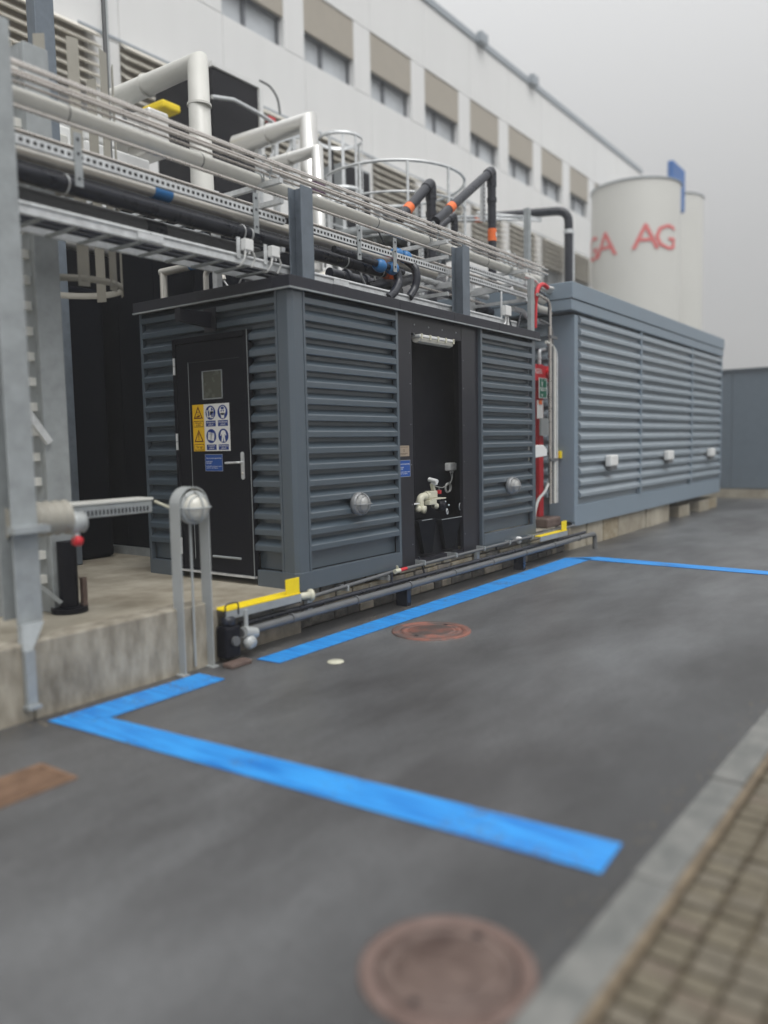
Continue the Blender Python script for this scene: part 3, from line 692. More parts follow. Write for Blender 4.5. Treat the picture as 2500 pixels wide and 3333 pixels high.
# filling connection in bay
t = thing('filling_valve', 'cream plastic filling pipe with valve and black coupling in the open bay', 'valve', (2.2, .1, .85))
Y_ = .10
MB().tube(bend([(2.012, Y_, .87), (2.012, Y_, 1.005), (2.21, Y_, 1.005)], .065, 8), .039, 18).build('elbow', 'cream', t)
MB().cyl((2.012, Y_, .90), (2.012, Y_, .955), .043, 18).build('socket', 'cream', t); MB().cyl((2.12, Y_, 1.005), (2.16, Y_, 1.005), .048, 18).build('socket', 'cream', t)
MB().box(2.165, 2.30, .06, .14, .980, 1.055).build('valve_body', 'cream', t, .008)
MB().box(2.14, 2.42, .03, .17, .963, .976).build('shelf_plate', 'cream', t, .003); MB().box(2.095, 2.235, .03, .13, .915, .962).build('bracket_box', 'cream', t, .005)
MB().bar((2.285, .09, 1.0), (2.235, .09, 1.135), .034, .04, (0, 1, 0)).build('lever_arm', 'cream', t, .005)
MB().cyl((2.225, .02, 1.155), (2.245, .13, 1.175), .024, 14).build('limit_switch', 'white', t); MB().box(2.225, 2.29, .05, .10, 1.118, 1.152).build('switch_bracket', 'white', t, .005)
MB().lathe((2.02, .06, .875), (.15, -1, -.1), [(.038, -.02), (.041, .0), (.041, .02), (.001, .024)], 20).build('cap', 'cream', t)
MB().lathe((1.95, .08, .885), (-1, -.5, .1), [(.034, -.03), (.034, .02), (.02, .035), (.0005, .036)], 16).build('cap', 'cream', t)
MB().lathe((2.23, .08, .895), (1, -.15, -.05), [(.024, 0), (.024, .04), (.034, .043), (.034, .06)], 16).build('adapter', 'cream', t)
MB().lathe((2.30, .07, .895), (1, -.3, -.1), [(.001, 0), (.055, 0), (.060, .015), (.060, .05), (.052, .08), (.040, .10), (.001, .102)], 20).build('coupling', 'black', t)
k_ = MB()
for a in range(5):
    an = a*1.256+.4; k_.lathe((2.395, .035+math.cos(an)*.047, .885+math.sin(an)*.047), (1, -.4, -.1), [(.001, 0), (.009, 0), (.009, .012), (.001, .016)], 8)
k_.build('bolts', 'galv', t)['kind'] = 'stuff'
MB().ring((2.42, .02, .825), (.3, -1, .1), .030, .0045, 20, 6).build('pull_ring', 'galv', t)
MB().ring((2.71, .03, .855), (.3, -1, .0), .038, .0045, 24, 6).build('hose_ring', 'galvdull', t)
MB().box(1.80, 1.93, .05, .09, .938, .950).build('flat_bar', 'white', t)
MB().box(2.315, 2.325, .03, .08, 1.02, 1.06).build('red_tab', 'red', t)
# drip trays (black tapered hoppers)
t = thing('drip_tray', 'pair of black tapered drip hoppers under the filling valve', 'drip tray', (2.2, .0, .5))
for x0, x1, a0, a1, zt_ in ((1.82, 2.16, 1.95, 2.10, .775), (2.26, 2.67, 2.37, 2.55, .75)):
    MB().add([(x0, -.008, zt_), (x1, -.008, zt_), (x1, .055, zt_), (x0, .055, zt_), (a0, .01, .42), (a1, .01, .42), (a1, .055, .42), (a0, .055, .42)],
             [(0, 1, 5, 4), (1, 2, 6, 5), (2, 3, 7, 6), (3, 0, 4, 7), (4, 5, 6, 7), (0, 1, 2, 3)]).build('hopper', 'darkwall', t)
    MB().box(x0+(.06 if x0 < 2 else 0), x1-(.09 if x0 < 2 else 0), -.014, -.009, zt_-.004, zt_+.003).build('rim', 'galvdull', t)
# junction box in bay
t = thing('junction_box', 'white junction box on the back wall of the open bay with looped cable', 'junction box', (2.97, .5, 1.3))
pb = at(1472, 1519, Y=.22)
MB().box(pb.x-.072, pb.x+.072, .21, .278, pb.z-.045, pb.z+.045).build('box', 'white', t, .012)
MB().box(pb.x-.066, pb.x+.066, .203, .209, pb.z-.038, pb.z+.038).build('lid', 'white', t, .004)
for dx in (-.02, .025): MB().cyl((pb.x+dx, .23, pb.z-.046), (pb.x+dx, .23, pb.z-.068), .011, 10).build('gland', 'white', t)
q = at(1472, 1560, Y=.22); ce = at(1457, 1588, Y=.22)
x = MB(); x.tube(bend([(pb.x-.02, .23, pb.z-.068), tuple(q), tuple(at(1462, 1575, Y=.22)), tuple(at(1440, 1588, Y=.2)), tuple(at(1422, 1584, Y=.15)), (2.25, .09, 1.12)], .05, 5), .0048, 6)
x.tube(bend([(pb.x+.025, .23, pb.z-.068), tuple(q), tuple(at(1466, 1572, Y=.22))], .03, 4), .0048, 6)
x.ring(ce, (0, 1, 0), .052, .0065, 24, 8); x.ring(ce+Vector((.006, -.01, .005)), (.1, 1, 0), .050, .005, 24, 8)
q = at(1429, 1598, Y=.2); x.cyl(at(1429, 1587, Y=.2), q, .0035, 6); x.lathe(q, (0, -1, 0), [(.001, 0), (.014, 0), (.014, .004), (.001, .005)], 14); x.build('cable', 'cable', t)

# ================================================================ RACK
XL, XR = -5.6, 5.62
def pipe(name, label, cat, y, z, r, m, x0=XL, x1=XR, bands=(), joints=0, group=None, n=14):
    t = thing(name, label, cat, ((x0+x1)/2, y, z), group)
    MB().tube([(x0, y, z), (x1, y, z)], r, n).build('pipe_run', m, t)
    if joints:
        j = MB(); xx = x0+.5
        while xx < x1: j.cyl((xx-.004, y, z), (xx+.004, y, z), r+.0025, n); xx += joints
        j.build('seams', 'greypipe' if m == 'pale' else m, t)
    for (bx0, bx1, bm) in bands: MB().cyl((bx0, y, z), (bx1, y, z), r+.004, n+4).build('band', bm, t)
    return t
pipe('insulated_pipe', 'thick pale insulated pipe running along the top of the rack', 'pipe', .45, 3.80, .056, 'pale', joints=1.15, n=20)
GR = 'thin bare metal tubes on top of the rack'
for lab, y, z, r in (('front upper thin metal tube above the pale pipe, highest one', .36, 3.965, .017), ('second thin metal tube just below the highest one', .30, 3.925, .011),
                     ('lower front thin metal tube above the pale pipe', .30, 3.862, .016), ('rearmost thin metal tube of the upper bundle', .44, 3.95, .015), ('thin metal tube between the upper bundle and the pale pipe', .36, 3.845, .010)):
    pipe('thin_tube', lab, 'tube', y, z, r, 'tubes', group=GR, n=8)
pipe('thin_tube', 'single thin tube running just below the pale pipe', 'tube', .30, 3.672, .013, 'tubes', x1=3.3, n=8)
pipe('steel_pipe', 'shiny steel pipe with a blue band just under the perforated rail', 'pipe', .44, 3.46, .05, 'steel', x1=2.9, bands=((-.98, -.82, 'bluefit'),), joints=1.9, n=18)
pipe('black_pipe', 'upper black plastic pipe on the rack behind the steel pipe', 'pipe', .60, 3.42, .055, 'plastic', x1=2.2, n=18)
pipe('black_pipe', 'lower black plastic pipe on the rack in front with orange band', 'pipe', .40, 3.315, .056, 'plastic', x1=1.98, bands=((1.86, 1.98, 'orange'), (-.05, -.03, 'galv')), joints=1.6, n=18)
pipe('grey_pipe', 'wide dark foil clad pipe at the back of the rack', 'pipe', .66, 3.23, .085, 'greypipe', x1=.3, bands=((-.92, -.74, 'plastic'),), n=20)
for lab, y, z, r_, x1_ in (('rear thin tube behind the pale pipe', .72, 3.70, .016, 5.3), ('second rear thin tube behind the pale pipe, slightly lower', .80, 3.63, .013, 5.3), ('rear thin tube low behind the perforated rail', .74, 3.38, .014, 4.6), ('lowest rear thin tube just above the cable tray', .78, 3.16, .018, 4.6)):
    pipe('thin_tube', lab, 'tube', y, z, r_, 'tubes', x1=x1_, group='thin tubes at the back of the rack', n=8)
pipe('galvanised_pipe', 'medium galvanised pipe at the back of the rack between the columns', 'pipe', .86, 3.52, .035, 'galv', x1=4.9, joints=1.5)
# perforated rails
def perf_rail(label, y, z, x0, x1):
    t = thing('perforated_rail', label, 'mounting rail', ((x0+x1)/2, y, z), 'perforated mounting rails of the rack')
    m = MB(); m.box(x0, x1, y-.002, y+.001, z+.012, z+.029); m.box(x0, x1, y-.002, y+.001, z-.029, z-.012)
    m.box(x0, x1, y+.001, y+.035, z+.026, z+.029); m.box(x0, x1, y+.001, y+.035, z-.029, z-.026)
    x = x0
    while x < x1: m.box(x, x+.020, y-.002, y+.001, z-.012, z+.012); x += .046
    m.build('slotted_face', 'galv', t)
    MB().box(x0, x1, y+.036, y+.04, z-.027, z+.027).build('back_face', 'black', t)
perf_rail('perforated rail left of the first rack column', .2, 3.44, -4.6, .19)
perf_rail('perforated rail between the two rack columns', .2, 3.44, .35, 2.80)
perf_rail('upper perforated rail right of the second column', .2, 3.56, 2.98, 4.90)
perf_rail('lower perforated rail right of the second column', .2, 3.44, 2.98, 4.90)
# cable tray
t = thing('cable_tray', 'galvanised ladder cable tray running along the bottom of the rack', 'cable tray', (0, .4, 3.0))
for (y, nm) in ((.215, 0), (.60, 1)):
    for x0, x1 in ((-5.6, -3.2), (-3.195, -1.2), (-1.195, .9), (.905, 2.6), (2.605, 4.46)):
        m = MB(); m.box(x0, x1, y-.012, y+.012, 3.005, 3.068); m.tube([(x0, y-.008, 3.065), (x1, y-.008, 3.065)], .016, 8); m.build('side_rail', 'galv', t)
r0 = None
for i in range(40):
    x = -5.5+i*.25
    m = MB().box(x-.014, x+.014, .228, .588, 2.995, 3.012)
    if r0 is None: r0 = m.build('rung', 'galvdull', t)
    else: c = r0.copy(); COL.objects.link(c); c.location.x = r0.location.x+i*.25
for x in (.92, -1.2): MB().box(x-.11, x+.11, .194, .202, 3.015, 3.062).build('splice_plate', 'galv', t)
tag(MB().tube([(-5.6, .36, 3.03), (4.4, .36, 3.03)], .014, 6).build('black_cable', 'plastic'), 'front black cable lying in the cable tray', 'cable')
tag(MB().tube([(-5.6, .45, 3.03), (4.4, .46, 3.03)], .018, 6).build('black_cable', 'plastic'), 'rear black cable lying in the cable tray', 'cable')
# columns
def hcol(name, label, x0, x1, y0, y1, z0, z1, m='post', tf=.012, group='steel columns of the pipe rack'):
    t = thing(name, label, 'column', ((x0+x1)/2, (y0+y1)/2, z0), group)
    mb = MB(); xm = (x0+x1)/2
    mb.box(x0, x1, y0, y0+tf, z0, z1); mb.box(x0, x1, y1-tf, y1, z0, z1); mb.box(xm-.005, xm+.005, y0+tf, y1-tf, z0, z1); mb.build('profile', m, t, .003)
    MB().box(x0-.02, x1+.02, y0-.0, y1+.02, z0-.012, z0-.001).build('base_plate', m, t)
    return t
C1_ = hcol('rack_column', 'first grey steel column on the shed roof above the corner', .195, .345, .02, .165, 2.94, 3.705)
C2_ = hcol('rack_column', 'second grey steel column on the shed roof above the bay', 2.815, 2.965, .02, .165, 2.94, 3.705)
t = thing('rack_post', 'slim galvanised channel post at the right end of the shed roof', 'column', (4.55, .03, 2.94))
m = MB(); m.box(4.50, 4.60, .02, .026, 2.93, 3.60); m.box(4.50, 4.506, .026, .07, 2.93, 3.60); m.box(4.594, 4.60, .026, .07, 2.93, 3.60); m.build('channel', 'galvdull', t)
# arms at each column going back
def arms(cx, parent_label, zs=(3.75, 3.585, 3.19)):
    t = thing('rack_bracket', parent_label, 'bracket', (cx, .5, 3.5), 'cross brackets carrying the pipes')
    for z in zs: MB().box(cx-.02, cx+.02, .17, .95, z-.02, z+.02).build('arm', 'galv', t)
    MB().box(cx-.03, cx+.03, .95, 1.01, 2.87, 3.82).build('rear_post', 'galv', t)
    m = MB()
    for y in (.30, .37, .45): m.cyl((cx, y, 3.77), (cx, y, 3.86 if y < .45 else 3.84), .006, 6)
    m.ring((cx, .36, 3.965), (1, 0, 0), .028, .005, 14, 6); m.ring((cx, .30, 3.862), (1, 0, 0), .024, .005, 14, 6); m.ring((cx, .45, 3.80), (1, 0, 0), .062, .005, 24, 6)
    m.build('clamps', 'galvdull', t)['kind'] = 'stuff'
    return t
arms(.13, 'cross bracket behind the first rack column'); arms(2.75, 'cross bracket behind the second rack column'); arms(4.7, 'cross bracket at the right end of the rack', (3.75, 3.60, 3.38))
arms(-2.36, 'cross bracket behind the left ground column', (3.75, 3.585, 3.19))
# hangers
def hanger(label, x, z1, z0):
    t = thing('pipe_hanger', label, 'bracket', (x, .19, z1), 'flat hangers on the perforated rail')
    m = MB(); m.box(x-.028, x+.028, .185, .192, z0, z1); m.build('flat_bar', 'galvdull', t)
    h = MB()
    for z in (z1-.04, z1-.13, z0+.05): h.lathe((x, .185, z), (0, -1, 0), [(.010, 0), (.009, .006), (.0001, .007)], 8)
    h.build('bolts', 'plastic', t)['kind'] = 'stuff'
    MB().ring((x+.03, .40, 3.315), (1, 0, 0), .062, .006, 24, 6).build('clamp', 'galv', t)
hanger('flat hanger just left of the first column', -.16, 3.585, 3.27); hanger('left of two flat hangers between the columns', 1.19, 3.60, 3.29); hanger('right of two flat hangers between the columns', 1.77, 3.60, 3.27)
hanger('blurred flat hanger far left of the first column', -1.75, 3.585, 3.25)
# junction boxes on tray
for lab, x in (('left of two white junction boxes on the tray before the first column', -.30), ('right of two white junction boxes on the tray before the first column', .0)):
    t = thing('junction_box', lab, 'junction box', (x, .19, 3.12), 'white junction boxes on the cable tray')
    MB().box(x-.045, x+.045, .13, .185, 3.10, 3.19).build('box', 'white', t, .006)
    MB().box(x-.085, x-.047, .186, .192, 3.04, 3.20).build('mounting_plate', 'galv', t)
    m = MB(); m.tube(bend([(x-.03, .15, 3.10), (x-.04, .15, 3.03), (x-.05, .19, 2.98), (x-.03, .25, 2.99)], .04), .008, 6); m.tube(bend([(x+.045, .15, 3.11), (x+.09, .16, 3.06), (x+.07, .19, 2.99)], .04), .008, 6)
    for dx in (-.03, .01): m.cyl((x+dx, .15, 3.10), (x+dx, .15, 3.075), .011, 8)
    m.build('cable', 'white', t)
t = thing('junction_box', 'white junction box with looping cables at the right end of the tray', 'junction box', (4.12, .2, 3.15))
MB().box(4.06, 4.20, .14, .20, 3.11, 3.23).build('box', 'white', t, .006); MB().box(4.02, 4.055, .19, .20, 3.05, 3.40).build('mounting_plate', 'galv', t)
m = MB(); m.tube(bend([(4.10, .17, 3.11), (4.10, .17, 3.02), (4.02, .17, 2.97)], .05), .012, 6); m.tube(bend([(4.16, .17, 3.11), (4.17, .17, 3.0), (4.10, .17, 2.95), (4.0, .2, 2.96)], .05), .012, 6); m.build('cable', 'white', t)
tag(MB().tube(bend([(4.18, .17, 3.10), (4.25, .16, 2.96), (4.4, .16, 2.96), (4.58, .2, 3.2)], .08), .012, 6).build('black_cable', 'plastic'), 'black cable loop hanging beside the right junction box', 'cable')
# blue fittings + black hoses between the columns
t = thing('hose_coupling', 'black hose bundle with bright blue compression fittings between the columns', 'pipe fitting', (1.6, .3, 3.4))
a = at(1235, 863, Y=.25); b = at(1275, 872, Y=.25)
for q in (a, b):
    MB().lathe(q-Vector((.055, 0, 0)), (1, 0, -.05), [(.03, 0), (.055, .008), (.066, .05), (.066, .085), (.055, .11), (.03, .112)], 14).build('blue_nut', 'bluefit', t)
MB().tube([a-Vector((.7, 0, -.03)), b+Vector((.2, 0, -.01))], .032, 12).build('hose', 'plastic', t)
pts = [at(1290, 880, Y=.24), at(1300, 915, Y=.22), at(1285, 950, Y=.2), at(1262, 970, Y=.2)]
MB().tube(bend(pts, .06), .045, 12).build('hose', 'plastic', t)
pts = [at(1325, 850, Y=.3), at(1352, 870, Y=.2), at(1358, 905, Y=.18), at(1350, 940, Y=.2), at(1332, 968, Y=.2)]
MB().tube(bend(pts, .08), .042, 12).build('hose', 'plastic', t)
for px, py in ((1290, 826), (1318, 835)):
    q = at(px, py, Y=.35); MB().lathe(q-Vector((.05, 0, 0)), (1, 0, -.08), [(.03, 0), (.06, .01), (.066, .05), (.066, .08), (.05, .11), (.03, .112)], 14).build('blue_nut', 'bluefit', t)
MB().tube(bend([at(1200, 935, Y=.4), at(1240, 925, Y=.35), at(1290, 925, Y=.35), at(1345, 905, Y=.5)], .05), .05, 12).build('hose', 'plastic', t)
MB().tube([at(1210, 940, Y=.5), at(1300, 950, Y=.5)], .055, 12).build('hose', 'greypipe', t)
MB().cyl(at(1263, 895, Y=.38), at(1281, 899, Y=.38), .064, 16).build('orange_band', 'orange', t)
MB().tube(bend([at(1200, 690, Y=1.3), at(1200, 690, Y=1.3)+Vector((.3, 0, -.3))], .1), .01, 6).build('hose_tail', 'plastic', t)
t = thing('black_valve_group', 'cluster of black plastic valves and pipes low behind the rack', 'pipe fitting', (2.4, 1.2, 3.3))
for (x0, x1, z, y, r) in ((1.6, 3.3, 3.30, 1.2, .07), (1.9, 3.0, 3.12, 1.0, .06), (2.2, 3.1, 3.5, 1.4, .06)):
    MB().tube([(x0, y, z), (x1, y, z)], r, 14).build('pipe_run', 'plastic', t)
    for xx in (x0+.3, x1-.25): MB().cyl((xx-.03, y, z), (xx+.03, y, z), r+.025, 16).build('union', 'plastic', t)
MB().lathe((2.1, 1.0, 3.62), (0, -1, 0), [(.001, 0), (.11, 0), (.11, .03), (.06, .05), (.001, .05)], 20).build('flange', 'plastic', t)
for x in (2.3, 2.55, 2.8): MB().box(x-.04, x+.04, .9, 1.0, 3.55, 3.75).build('actuator', 'greypipe', t, .01)
for x in (2.2, 2.45, 2.7): MB().tube(bend([(x, .95, 3.8), (x, .95, 3.4), (x+.1, .95, 3.3)], .05), .012, 6).build('thin_pipe', 'galv', t)

# small roof pipes at the door end
t = thing('vent_pipe', 'steel elbow pipe with blue band on the shed roof above the door', 'pipe', (.5, 2.18, 2.9))
MB().tube([(.5, 2.175, 2.85), (.5, 2.175, 3.345)], .038, 16).build('riser', 'steel', t); MB().tube([(.5, 2.21, 3.345), (.5, 1.30, 3.345)], .038, 16).build('horizontal_run', 'steel', t)
MB().cyl((.5, 1.76, 3.345), (.5, 1.55, 3.345), .040, 16).build('band', 'bluefit', t); MB().box(.46, .462, 1.60, 1.72, 3.33, 3.36).build('label', 'signwhite', t)
t = thing('gooseneck_pipe', 'polished gooseneck cable pipe curving down over the shed roof', 'pipe', (.5, 1.55, 2.9))
MB().tube(bend([(.5, 1.545, 2.85), (.5, 1.545, 3.26), (.5, 1.43, 3.30), (.5, 1.33, 3.26), (.5, 1.30, 3.15)], .09, 6), .028, 14).build('bent_tube', 'steel', t)
MB().tube(bend([(.5, 1.30, 3.15), (.5, 1.22, 3.06), (.5, 1.10, 3.06), (.5, 1.0, 3.22)], .06), .008, 6).build('cable', 'white', t)
tag(MB().tube([(.5, .98, 3.20), (.5, .97, 2.98)], .028, 12).build('pipe_stub', 'greypipe'), 'short grey pipe stub hanging below the tray above the shed', 'pipe')
tag(MB().box(.72, .85, .40, 1.90, 2.98, 3.13).build('air_duct', 'post', None, .01), 'low flat grey duct behind the shed roof edge', 'duct')

# ================================================================ DARK UNIT BEHIND THE SHED
t = thing('black_container', 'tall matt black box building behind the door end of the shed', 'building', (1.6, 3.4, .36))
MB().box(.72, 2.55, 1.96, 5.1, .40, 4.15).build('body', 'darkwall', t)
src = None
for i in range(5):
    c = MB().box(.70, .72, 1.97+i*.63, 1.97+i*.63+.625, .46, 4.14)
    if src is None: src = c.build('wall_panel', 'darkwall', t)
    else: q = src.copy(); COL.objects.link(q); q.location.y = src.location.y+i*.63
MB().box(.67, .72, 1.96, 5.1, .366, .455).build('base_strip', 'galvdull', t)
MB().box(.69, 2.57, 1.95, 5.12, 4.155, 4.20).build('roof_edge', 'black', t)
# ================================================================ ROOF TOP EQUIPMENT
def duct(label, pv, r, py_top, ylen, zbot, y, m='duct'):
    c = at(pv, py_top, Y=y); x, z = c.x, c.z-r
    t = thing('insulated_duct', label, 'duct', (x, y, zbot), 'silver clad elbow ducts above the rack')
    MB().tube([(x, y, zbot), (x, y, z), (x, y+ylen, z)], r, 22).build('cladding', m, t)
    for zz in (z-.45, z-1.1):
        if zz > zbot: MB().cyl((x, y, zz-.012), (x, y, zz+.012), r+.004, 22).build('seam_band', m, t)
    MB().cyl((x, y+ylen*.5, z), (x, y+ylen*.5+.02, z), r+.004, 22).build('seam_band', m, t)
    return x, z
duct('near silver elbow duct with the sharp mitred bend above the first column', 1032, .098, 466, .95, 4.15, 3.0)
MB_ = duct('larger blurred silver elbow duct behind the near one', 1003, .155, 360, 1.5, 4.15, 3.5)
duct('leftmost pale elbow duct standing in front of the white building', 642, .13, 165, 1.75, 4.15, 2.5, 'pale')
x_, z_ = at(1032, 466, Y=3.0).x, at(1032, 590, Y=3.0).z
tag(MB().cyl((x_, 3.0, z_-.18), (x_, 3.0, z_), .103, 22).build('duct_band', 'mauve'), 'dark purple band around the near silver duct', 'band')
# platform with ring railing
PX, PY, PR, PZ = 6.05, 3.2, 1.16, 4.70
t = thing('tank_platform', 'round railed platform on top of a tank behind the shed', 'platform', (PX, PY, 3))
MB().ring((PX, PY, 5.75), (0, 0, 1), PR, .024, 56, 8).build('top_rail', 'galv', t); MB().ring((PX, PY, 5.30), (0, 0, 1), PR, .018, 56, 8).build('mid_rail', 'galv', t)
MB().lathe((PX, PY, PZ), (0, 0, 1), [(PR-.01, 0), (PR+.01, 0), (PR+.01, .14), (PR-.01, .14), (PR-.01, 0)], 56).build('toe_board', 'galvdull', t)
MB().lathe((PX, PY, PZ-.04), (0, 0, 1), [(.001, 0), (PR, 0), (PR, .03), (.001, .03)], 48).build('deck', 'galvdull', t)
for i in range(10):
    a = R(10+36*i); q = Vector((PX+PR*math.cos(a), PY+PR*math.sin(a), 0))
    MB().cyl(q+Vector((0, 0, PZ-.2)), q+Vector((0, 0, 5.75)), .022, 10).build('baluster', 'galv', t)
MB().lathe((PX, PY, 0), (0, 0, 1), [(.85, .3), (.85, 4.5), (.6, 4.64), (.001, 4.65)], 40).build('tank', 'plastic', t)
for i in range(6):
    a = R(60*i+20); MB().bar((PX+.87*math.cos(a), PY+.87*math.sin(a), 4.1), (PX+1.1*math.cos(a), PY+1.1*math.sin(a), PZ-.05), .05, .05).build('strut', 'galvdull', t)
# ladder cage
t = thing('ladder_cage', 'upright hooped safety cage of a ladder left of the round platform', 'ladder cage', (5.7, 4, 5))
cx = at(1107, 440, Y=4.0).x; zt = at(1107, 420, Y=3.7).z; cy = 4.0
for z in (zt, zt-.85): MB().lathe((cx, cy, z-.03), (0, 0, 1), [(.36, 0), (.366, 0), (.366, .06), (.36, .06), (.36, 0)], 32).build('hoop', 'galv', t)
for a in (190, 225, 262, 300, 340):
    q = Vector((cx+.36*math.cos(R(a)), cy+.36*math.sin(R(a)), 0)); nrm = Vector((math.cos(R(a)), math.sin(R(a)), 0))
    MB().bar(q+Vector((0, 0, zt-1.9)), q+Vector((0, 0, zt+.02)), .05, .008, nrm).build('strap', 'galv', t)
# AC / fan box
t = thing('fan_housing', 'dark grey cooling box with silver side behind the round platform', 'machine', (7.5, 5.3, 4))
a, b, c = at(1120, 550, Y=5), at(1204, 545, Y=5), at(1120, 758, Y=5)
MB().box(a.x, b.x, 5.0, 5.9, c.z, b.z-.1).build('housing', 'galvdull', t, .01); MB().box(a.x+.05, b.x-.05, 4.985, 4.998, c.z+.05, b.z-.15).build('grille', 'black', t)
for dx in (.05, b.x-a.x-.05): 
    for y in (5.05, 5.85): MB().box(a.x+dx-.03, a.x+dx+.03, y-.03, y+.03, 0, c.z).build('leg', 'galvdull', t)
MB().box(a.x-.42, a.x-.36, 4.95, 5.0, c.z-.1, b.z).build('cover_strip', 'black', t)
# dark louvre box high at left
t = thing('dark_cabinet', 'large dark cabinet with pale frame in front of the white building at left', 'cabinet', (5.3, 6.5, 6))
a, b, c = at(690, 215, Y=6), at(838, 262, Y=6), at(690, 460, Y=6)
MB().box(a.x, b.x, 6.0, 7.5, 5.6, a.z).build('housing', 'black', t, .01)
MB().box(a.x-.02, b.x+.06, 5.97, 7.52, a.z+.002, a.z+.08).build('cap', 'white', t); MB().box(b.x+.002, b.x+.09, 5.96, 6.0, 5.6, a.z).build('frame_edge', 'white', t)
MB().box(a.x, b.x, 6.05, 7.45, .0, 5.598).build('plinth', 'facadejoint', t)
m = MB(); m.tube([at(690, 315, Y=5.8), at(760, 325, Y=5.8), at(835, 365, Y=5.8), at(890, 400, Y=5.8)], .035, 8); m.build('handrail', 'galv', t)
tag(MB().tube(bend([at(845, 262, Y=6.2), at(880, 280, Y=6.2), at(905, 320, Y=6.2), at(912, 372, Y=6.2)], .4), .02, 8).build('curved_cable', 'greypipe'), 'thin dark cable curving beside the dark cabinet', 'cable')
tag(MB().box(*[at(880, 392, Y=6.1).x-.08, at(880, 392, Y=6.1).x+.1], 6.05, 6.15, at(880, 392, Y=6.1).z-.06, at(880, 392, Y=6.1).z+.06).build('red_box', 'red', None, .01), 'tiny red box beside the blurred silver duct', 'box')
# small galvanised frame between ducts and cage (access stair frame)
t = thing('access_frame', 'small galvanised access frame between the silver ducts', 'steel frame', (5, 4.6, 5))
P_ = [at(840, 480, Y=4.6), at(895, 462, Y=4.6), at(952, 443, Y=4.6), at(1000, 445, Y=4.6)]
for q in P_: MB().box(q.x-.04, q.x+.04, 4.56, 4.64, 4.15, q.z).build('upright', 'galv', t)
for i in range(3): MB().bar(P_[i], P_[i+1], .06, .07).build('rail', 'galv', t); MB().bar(P_[i]-Vector((0, 0, .55)), P_[i+1]-Vector((0, 0, .1)), .04, .04).build('brace', 'galv', t)
# black ventilation pipes
def vpipe(label, px, pytop, y, r, zbot, slant, bandv=None, extra=None, bandtop=True):
    c = at(px, pytop, Y=y); x, z = c.x, c.z-r; t = thing('black_riser_pipe', label, 'pipe', (x, y, zbot), 'black riser pipes with orange bands')
    s = at(slant[0], slant[1], Y=y); d = (s-Vector((x, y, z))); dn = d.normalized()
    pts = bend([(x, y, zbot), (x, y, z), s], .10, 6)
    MB().tube(pts, r, 18).build('pipe_run', 'plastic', t)
    for zz in (z-.20, z-.42): MB().cyl((x, y, zz-.03), (x, y, zz+.03), r+.010, 18).build('socket', 'plastic', t)
    MB().tube(bend([(x, y, z-.16), (x, y, z), Vector((x, y, z))+dn*.17], .10, 6), r+.009, 18).build('elbow', 'plastic', t)
    if bandtop: MB().cyl(s-dn*(.16), s-dn*(.04), r+.005, 18).build('band', 'orange', t)
    if bandv:
        za, zb = at(px, bandv[0], Y=y).z, at(px, bandv[1], Y=y).z; MB().cyl((x, y, zb), (x, y, za), r+.004, 18).build('band', 'orange', t)
        MB().box(x-.012, x+.012, y-r-.008, y-r-.004, zb+.05, za-.05).build('flow_arrow', 'signwhite', t)
    return t, Vector((x, y, z)), s, dn
t, c, s, dn = vpipe('left short black riser pipe with rounded elbow and orange band', 1402, 578, 1.6, .068, 3.25, (1318, 692)); MB().tube([s-dn*.04, s+dn*.16], .07, 16).build('pipe_end', 'plastic', t)
t, c, s, dn = vpipe('tall black riser pipe right of the second column, highest of all', 1600, 540, 1.2, .062, 3.50, (1456, 686), (745, 785))
MB().tube([s, s+dn*.1, s+dn*.35], .062, 16).build('pipe_run', 'plastic', t)
MB().tube(bend([(c.x, 1.2, 3.56), (c.x, 1.2, 3.42), (c.x-.6, 1.2, 3.52), (c.x-1.3, 1.2, 3.56)], .16), .072, 18).build('lower_elbow', 'plastic', t)
for k in (.25, .5): MB().cyl((c.x-k-.02, 1.2, 3.40+k*.17), (c.x-k+.02, 1.2, 3.40+k*.17), .085, 18).build('socket', 'plastic', t)
t, c, s, dn = vpipe('small black riser pipe between the two larger ones', 1479, 690, 1.6, .042, 3.6, (1430, 742), bandtop=False)
t = thing('black_bridge_pipe', 'far black pipe bridging level and dropping behind the grey unit', 'pipe', (11, 3, 4))
a, b = at(1610, 700, Y=3.2), at(1851, 684, Y=3.2); b = at(1851, 684, Z=6.1); a = at(1600, 705, Z=6.1)
MB().tube(bend([a, b, (b.x, b.y, 3.2)], .25), .085, 16).build('pipe_run', 'plastic', t); zz = at(1851, 755, Y=b.y).z
MB().cyl((b.x, b.y, zz-.04), (b.x, b.y, zz+.04), .10, 16).build('clamp', 'galv', t); MB().box(b.x+.12, b.x+.2, b.y-.04, b.y+.04, 3.2, zz+.05).build('stay', 'galv', t)
for q in (.0, -.09): MB().tube([a+Vector((-.6, 0, -.05+q)), a+(b-a)*.65+Vector((0, 0, -.12+q*.5))], .022, 8).build('side_tube', 'galv', t)
q = at(1716, 690, Y=2.2); tag(MB().box(q.x-.05, q.x+.05, 2.15, 2.25, 3.2, q.z+.06).build('support_post', 'galvdull'), 'slim grey post carrying the far black bridge pipe', 'post')
tag(MB().tube([at(1510, 716, Y=4.2), at(1590, 713, Y=4.2)], .05, 10).build('black_pipe', 'plastic'), 'short level black pipe between platform and tall riser', 'pipe')
tag(MB().tube([at(1545, 716, Y=4.18), at(1575, 714, Y=4.18)], .056, 10).build('orange_band', 'orange'), 'orange band on the short level black pipe', 'band')
t = thing('service_rail', 'pair of thin level galvanised rails behind the black risers', 'rail', (6, 2, 4.7))
